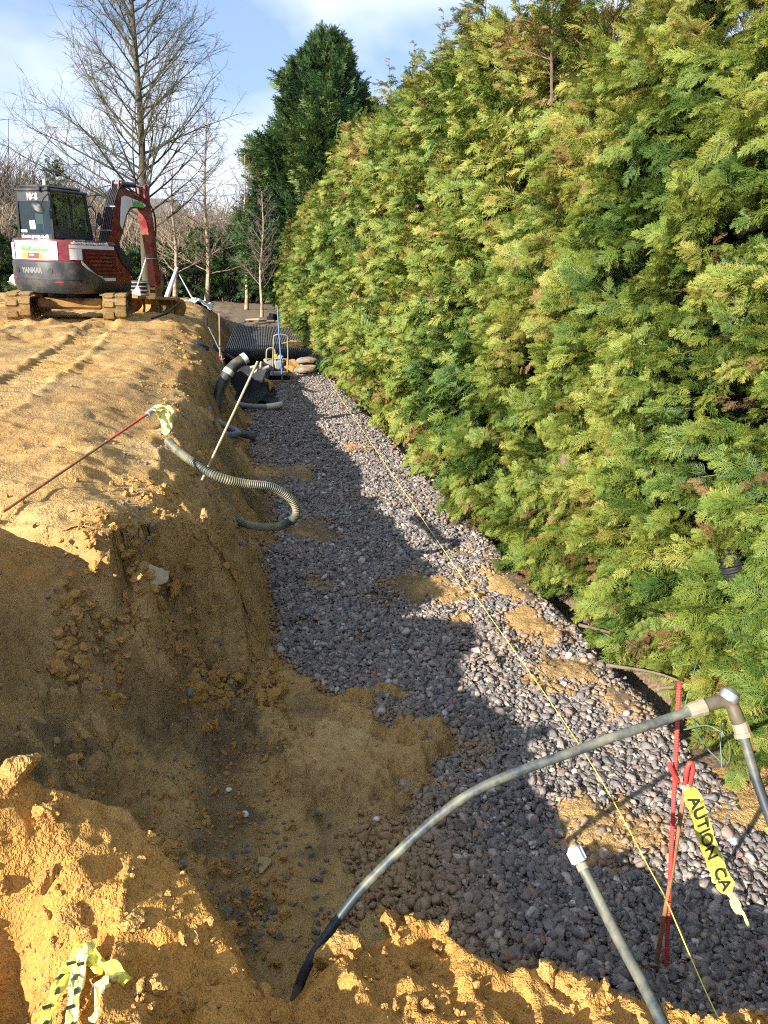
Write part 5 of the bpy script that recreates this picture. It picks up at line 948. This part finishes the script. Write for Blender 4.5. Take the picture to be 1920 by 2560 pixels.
for k in range(10): a = k * .628; u_v = dd_.orthogonal().normalized(); w_v = dd_.cross(u_v); c_ = u_v * math.cos(a) * .0225 + w_v * math.sin(a) * .0225; m.tube([p - dd_ * .02 + c_, p + dd_ * .012 + c_], .0028, 4)
m.build('cap', simple('pale_grey_cap', (.38, .39, .37), .5), CP, True, 30)

# ducts and wires by the hedge foot
Q, rr = corr_tube(spline([(2.72, 3.95, .16), (2.56, 3.72, .0), (2.52, 3.6, -.18), (2.6, 3.5, -.42)], 30), .06, .03, 14, .1); tag(MB().tube(Q, rr, 14).build('corrugated_duct', M_RUB, None, True, 30), 'black corrugated duct poking out of the hedge face', 'duct')
Q, rr = corr_tube(spline([(2.56, 3.30, -.62), (2.58, 3.32, -.8), (2.64, 3.36, -1.0), (2.72, 3.42, -1.35)], 30), .055, .026, 14, .1); tag(MB().tube(Q, rr, 14).build('corrugated_duct', M_RUB, None, True, 30), 'black corrugated duct standing behind the grey pipe elbow', 'duct')
M_WIRE = simple('green_wire', (.10, .17, .13), .5)
for i, pts in enumerate(([(2.3, 3.42, -1.12), (2.36, 3.3, -1.02), (2.42, 3.2, -1.05), (2.36, 3.1, -1.12), (2.3, 3.25, -1.08), (2.4, 3.5, -1.1)], [(2.4, 3.6, -1.1), (2.47, 3.68, -.95), (2.56, 3.78, -.92), (2.6, 3.7, -1.05), (2.5, 3.4, -1.12)], [(2.3, 3.05, -1.1), (2.35, 3.18, -.98), (2.45, 3.3, -1.0), (2.5, 3.2, -1.12)])):
    tube_thing('green_wire', spline(pts, 30), .004, M_WIRE, ('tangled green wire on the soil below the pipe elbow', 'green wire loop arching under the hedge behind the red bar', 'short green wire loop beside the standing duct')[i], 'wire', 5)
for i, (a, b, lab) in enumerate((((2.25, 4.3, -1.2), (2.62, 3.75, -1.1), 'fallen brown branch at the foot of the hedge'), ((2.45, 3.95, -1.18), (2.8, 3.6, -1.0), 'short broken branch under the hedge by the wires'), ((2.3, 4.9, -1.2), (2.55, 4.35, -1.16), 'thin dead twig along the gravel edge'))):
    tube_thing('fallen_branch', spline([a, tuple((np.array(a) + np.array(b)) / 2 + np.array((.03, 0, .03))), b], 10), np.linspace(.014, .005, 10), M_BARK, lab, 'branch', 6)

# tape in the bottom left corner
zt_ = gz(-.47, 1.62) + .03; T = empty('tied_tape', (-.47, 1.62, zt_)); tag(T, 'knotted yellow warning tape with black marks in the bottom left corner', 'tape')
for i, (pts, m) in enumerate((([(0, 0, .03), (-.03, -.05, .01), (-.05, -.12, -.005), (-.06, -.2, -.02)], M_TAPE), ([(0, 0, .03), (.03, -.04, .015), (.08, -.09, .005), (.12, -.13, .0)], M_TAPE), ([(.0, 0, .03), (.0, -.06, .015), (.0, -.13, .0), (.01, -.22, -.01)], M_TAPEP), ([(.1, -.12, .0), (.07, -.15, -.005), (.06, -.19, -.01)], M_TAPEP))):
    P = [(p[0], p[1], max(p[2], gz(-.47 + p[0], 1.62 + p[1]) - zt_ + .012)) for p in spline(pts, 14)]; s_ = solid(ribbon_strip(P, .036, (1, .2, .1), 20 + i, .4, .006).build('tape', m, T, True))
    if i in (0, 2):
        for k in range(5): p = Vector(P[4 + 2 * k]) + Vector((.004 * (-1) ** k, 0, .0075)); MB().box(-.011, .009, -.006, .006, 0, .002, Matrix.Translation(p) @ Euler((R(-12), R(10), R(25 + 40 * (k % 3)))).to_matrix().to_4x4()).build('black_mark', M_INK, T)

# sandstone block, clods, pebbles, puddles
def clod_verts(seed, sub=3):
    r_ = np.random.default_rng(seed); v, f = ico(sub); o = r_.uniform(0, 50, 2); v = v * (1 + .35 * fbm(v[:, 0] * 1.2 + o[0] + v[:, 2], v[:, 1] * 1.2 + o[1] - v[:, 2], 1.2, 3))[:, None]
    for k in range(7): d = nrm(r_.normal(size=3)); ov = np.maximum(v @ d - r_.uniform(.4, .8), 0); v = v - ov[:, None] * d * .92
    v = v * (1 + .20 * fbm(v[:, 0] * 3 + v[:, 2] * 2, v[:, 1] * 3 - v[:, 2] * 2, 1.3, 4))[:, None]; return v, f
v, f = clod_verts(61, 3); me = bpy.data.meshes.new('pale_sandstone_block'); me.from_pydata(v * np.array((.095, .075, .06)), [], f); blk = put('pale_sandstone_block', me, M_ROCK); blk.location = (-.645, 4.1, gz(-.645, 4.1) + .04); blk.rotation_euler = (R(12), R(6), .5); tag(blk, 'pale sandstone block perched in the dug hollow', 'rock')
CL = [(-.70, 1.96, .07, 'sand clod at the left edge, highest on the heap'), (-.61, 1.90, .05, 'knobbly sand clod just right of the highest one'), (-.60, 1.78, .042, 'small oval sand clod below the knobbly one'), (-.52, 1.70, .04, 'sand clod hanging over the dark gully'),
      (.38, 1.88, .06, 'tall lit sand clod on the near bank'), (.20, 1.76, .085, 'broad shaded sand clod beside the foot of the arched pipe'), (.84, 1.70, .05, 'peaked sand clod below the middle of the arched pipe')]
for i, (x_, y_, s_, lab) in enumerate(CL):
    v, f = clod_verts(170 + i, 4); me = bpy.data.meshes.new('sand_clod'); me.from_pydata(v * np.array((s_, s_ * .85, s_ * .8)), [], f); me.polygons.foreach_set('use_smooth', [True] * len(f)); o = put('sand_clod', me, M_CLOD); o.location = (x_, y_, gz(x_, y_) + s_ * .2); o.rotation_euler = (.3 * i, .2 * i, i * 1.9); tag(o, lab, 'clod', 'sand clods on the near mound')
r_ = np.random.default_rng(77)
def lump_src(m, k0): 
    out_ = []
    for k in range(6):
        v, f = clod_verts(k0 + k, 2); me = bpy.data.meshes.new('lump'); me.from_pydata(v * np.array((.5, .42, .36)), [], f); out_.append(src('lump', me, m, False))
    return out_
n = 60000; x_ = r_.uniform(-2.2, 1.6, n); y_ = 1.2 * np.exp(r_.random(n) * math.log(16 / 1.2)); c_ = np.interp(y_, CY, CX)
dens = np.where(y_ < 2.35, .16, 0) + sm(.0, .3, fbm(x_ + 11, y_, 1.6, 4)) * np.where((x_ > c_ - .35) & (x_ < np.interp(y_, FY, FX) + .2) & (y_ > 2.3), .85, 0) + np.where((y_ < 4.3) & (x_ < .1) & (x_ > -1.0) & (y_ > 2.4), .6, 0) * sm(-.15, .2, fbm(x_ - 4, y_, 2.2, 3)) + .008 + sm(.3, .5, fbm(x_, y_ + 30, .8, 3)) * .06 * (x_ < c_)
dens = dens * (1 - gravel_mask(x_, y_)); k_ = r_.random(n) < dens; x_, y_ = x_[k_], y_[k_]; z_ = height(x_, y_); n = len(x_); s_ = np.clip(r_.lognormal(math.log(.014), .65, n), .005, .075)
n2_ = 2600; xb = r_.uniform(-1.05, .1, n2_); yb = np.interp(xb, LX_, LY_) - r_.uniform(.02, .85, n2_); kb = r_.random(n2_) < sm(-.15, .25, fbm(xb + 6, yb, 2.4, 3)) * .45; xb, yb = xb[kb], yb[kb]; zb_ = height(xb, yb); x_ = np.r_[x_, xb]; y_ = np.r_[y_, yb]; z_ = np.r_[z_, zb_]; s_ = np.r_[s_, np.clip(r_.lognormal(math.log(.045), .45, len(xb)), .015, .13)]; n = len(x_)
cr = scatter('sand_crumbs', np.stack([x_, y_, z_ + s_ * .08], 1), r_.uniform(0, 6.28, (n, 3)), np.repeat(s_[:, None], 3, 1), r_.integers(0, 6, n), np.zeros(n), lump_src(M_CLOD, 500)); tag(cr, 'loose sand crumbs strewn over the bank and mound', 'sand', kind='stuff'); print('crumbs', n)
n = 5000; x_ = r_.uniform(-2.0, 1.0, n); y_ = 2.4 * np.exp(r_.random(n) * math.log(13 / 2.4)); z_ = height(x_, y_); c_ = np.interp(y_, CY, CX); dens = sm(.1, .35, fbm(x_ + 3, y_ + 8, 1.3, 4)) * np.where((x_ > c_ - .25) & (x_ < np.interp(y_, FY, FX) + .1), .8, .02); k_ = r_.random(n) < dens; x_, y_, z_ = x_[k_], y_[k_], z_[k_]; n = len(x_); s_ = np.clip(r_.lognormal(math.log(.026), .4, n), .012, .07)
cr = scatter('dark_earth_lumps', np.stack([x_, y_, z_ + s_ * .1], 1), r_.uniform(0, 6.28, (n, 3)), np.repeat(s_[:, None], 3, 1), r_.integers(0, 6, n), np.zeros(n), lump_src(M_GROCK, 600)); tag(cr, 'dark stony earth lumps scattered down the bank', 'stones', kind='stuff')
for i, (x_, y_, s_, lab) in enumerate(((-.12, 3.18, .022, 'small white pebble on the wet sand of the hollow'), (-.20, 3.33, .016, 'tiny pale pebble left of the white pebble'), (.52, 3.1, .018, 'pale pebble at the edge of the sandy gravel'))): heap('white_pebble', x_, y_, gz(x_, y_) + .006, s_, s_ * .85, s_ * .7, simple('white_stone', (.7, .68, .62), .5), lab, 'pebble', 90 + i, .25, None, None, 2)
M_WATER, t_, b_ = new_mat('muddy_water'); b_.inputs['Base Color'].default_value = (.34, .23, .09, 1); b_.inputs['Roughness'].default_value = .3; b_.inputs['Specular IOR Level'].default_value = .2
for i, (x_, y_, a, b, lab) in enumerate([(-.08, 2.84, .06, .05, 'small muddy puddle near the foot of the arched pipe')]):
    zc = min(gz(x_ + a * math.cos(q) * .6, y_ + b * math.sin(q) * .6) for q in np.linspace(0, 6.28, 12)) + .006; mb = MB(); P = [(x_ + a * 1.3 * math.cos(q) * (1 + .2 * math.sin(3 * q + i)), y_ + b * 1.3 * math.sin(q) * (1 + .2 * math.cos(2 * q)), zc) for q in np.linspace(0, 2 * math.pi, 28, endpoint=False)]; mb.add(P, [tuple(range(28))]); tag(mb.build('puddle', M_WATER), lab, 'puddle', kind='structure')

# behind the excavator
CO = empty('pipe_coil', (-3.62, 24.2, gz(-3.62, 24.2))); tag(CO, 'coil of black pipe with pale stripes lying behind the excavator bucket', 'pipe coil')
for k in range(5):
    m = MB(); m.tube([(.30 * math.cos(a), .30 * math.sin(a), .06 + k * .11) for a in np.linspace(0, 2 * math.pi, 29)], .055, 8); m.build('turn', M_BPIPE, CO, True, 60)
    m = MB(); m.tube([(.343 * math.cos(a), .343 * math.sin(a), .075 + k * .11) for a in np.linspace(0, 2 * math.pi, 29)], .014, 5); m.build('stripe', M_TAPEG, CO, True, 60)
SH = empty('shovel', (-3.3, 22.2, .35)); tag(SH, 'long handled shovel leaning behind the excavator arm', 'shovel'); MB().cyl((.0, 0, .15), (.42, .25, 1.35), .017, None, 8).build('handle', M_TAPEG, SH, True); MB().prism([(-.13, -.02), (.13, -.02), (.04, .22), (-.04, .22)], -.012, .012, Matrix.Translation((-.03, 0, -.02)) @ Matrix.Rotation(R(70), 4, 'X') @ Matrix.Rotation(R(-18), 4, 'Z')).build('blade', M_GALV, SH)
sheet('white_sheet', -1.95, 26.0, gz(-1.95, 26) - .02, .38, .8, M_WSHEET, 'white plastic sheet crumpled on the bank by the birch', 'sheet', 5, lambda X, Y_, o: .06 + .32 * np.abs(fbm(X + o, Y_, 1.2, 4)) - .22 * np.maximum(X, 0))
sheet('white_sheet', -5.7, 21.5, .12, .55, .5, M_WSHEET, 'pale blue white sheet on the ground behind the left track', 'sheet', 6, lambda X, Y_, o: .1 + .5 * np.abs(fbm(X + o, Y_, 1.2, 4)) + .15 * (1 - X))
for i, (b0, b1, r0, m, lab) in enumerate((((-3.32, 28.6, -.15), (-2.98, 29.7, .95), .085, M_WSHEET, 'thick white wrapped stake propping the nearest birch'), ((-2.2, 28.3, -.35), (-2.92, 29.6, .75), .03, M_GALV, 'thin grey stake propping the nearest birch from the right'))): tube_thing('tree_stake', [b0, tuple((np.array(b0) + np.array(b1)) / 2), b1], [r0, r0 * .9, r0 * .6], m, lab, 'stake', 10)
tube_thing('black_bar', [(-2.3, 17.3, gz(-2.3, 17.3) + .01), (-2.05, 17.9, .14), (-1.82, 18.5, .34)], .028, M_BLACK, 'black bar slanting up from the sand in front of the bucket', 'bar', 8)
# house beyond the thicket
HS = empty('far_house', (-8.6, 66, -1)); tag(HS, 'grey roofed pale house showing through the bare thicket', 'house')
MB().box(-3.2, 3.2, -3, 3, 0, 5.0).build('wall', simple('pale_render', (.5, .5, .49), .8), HS); MB().add([(-3.5, -3.3, 4.9), (3.5, -3.3, 4.9), (3.5, 3.3, 4.9), (-3.5, 3.3, 4.9), (-2.2, 0, 6.6), (2.2, 0, 6.6)], [(0, 1, 5, 4), (1, 2, 5), (2, 3, 4, 5), (3, 0, 4), (3, 2, 1, 0)]).build('roof', simple('grey_slate', (.12, .12, .13), .7, scale=20), HS)
for xx in (-1.9, 0, 1.9): MB().box(xx - .5, xx + .5, -3.03, -2.99, 2.9, 4.2).build('window', M_GLASS, HS)
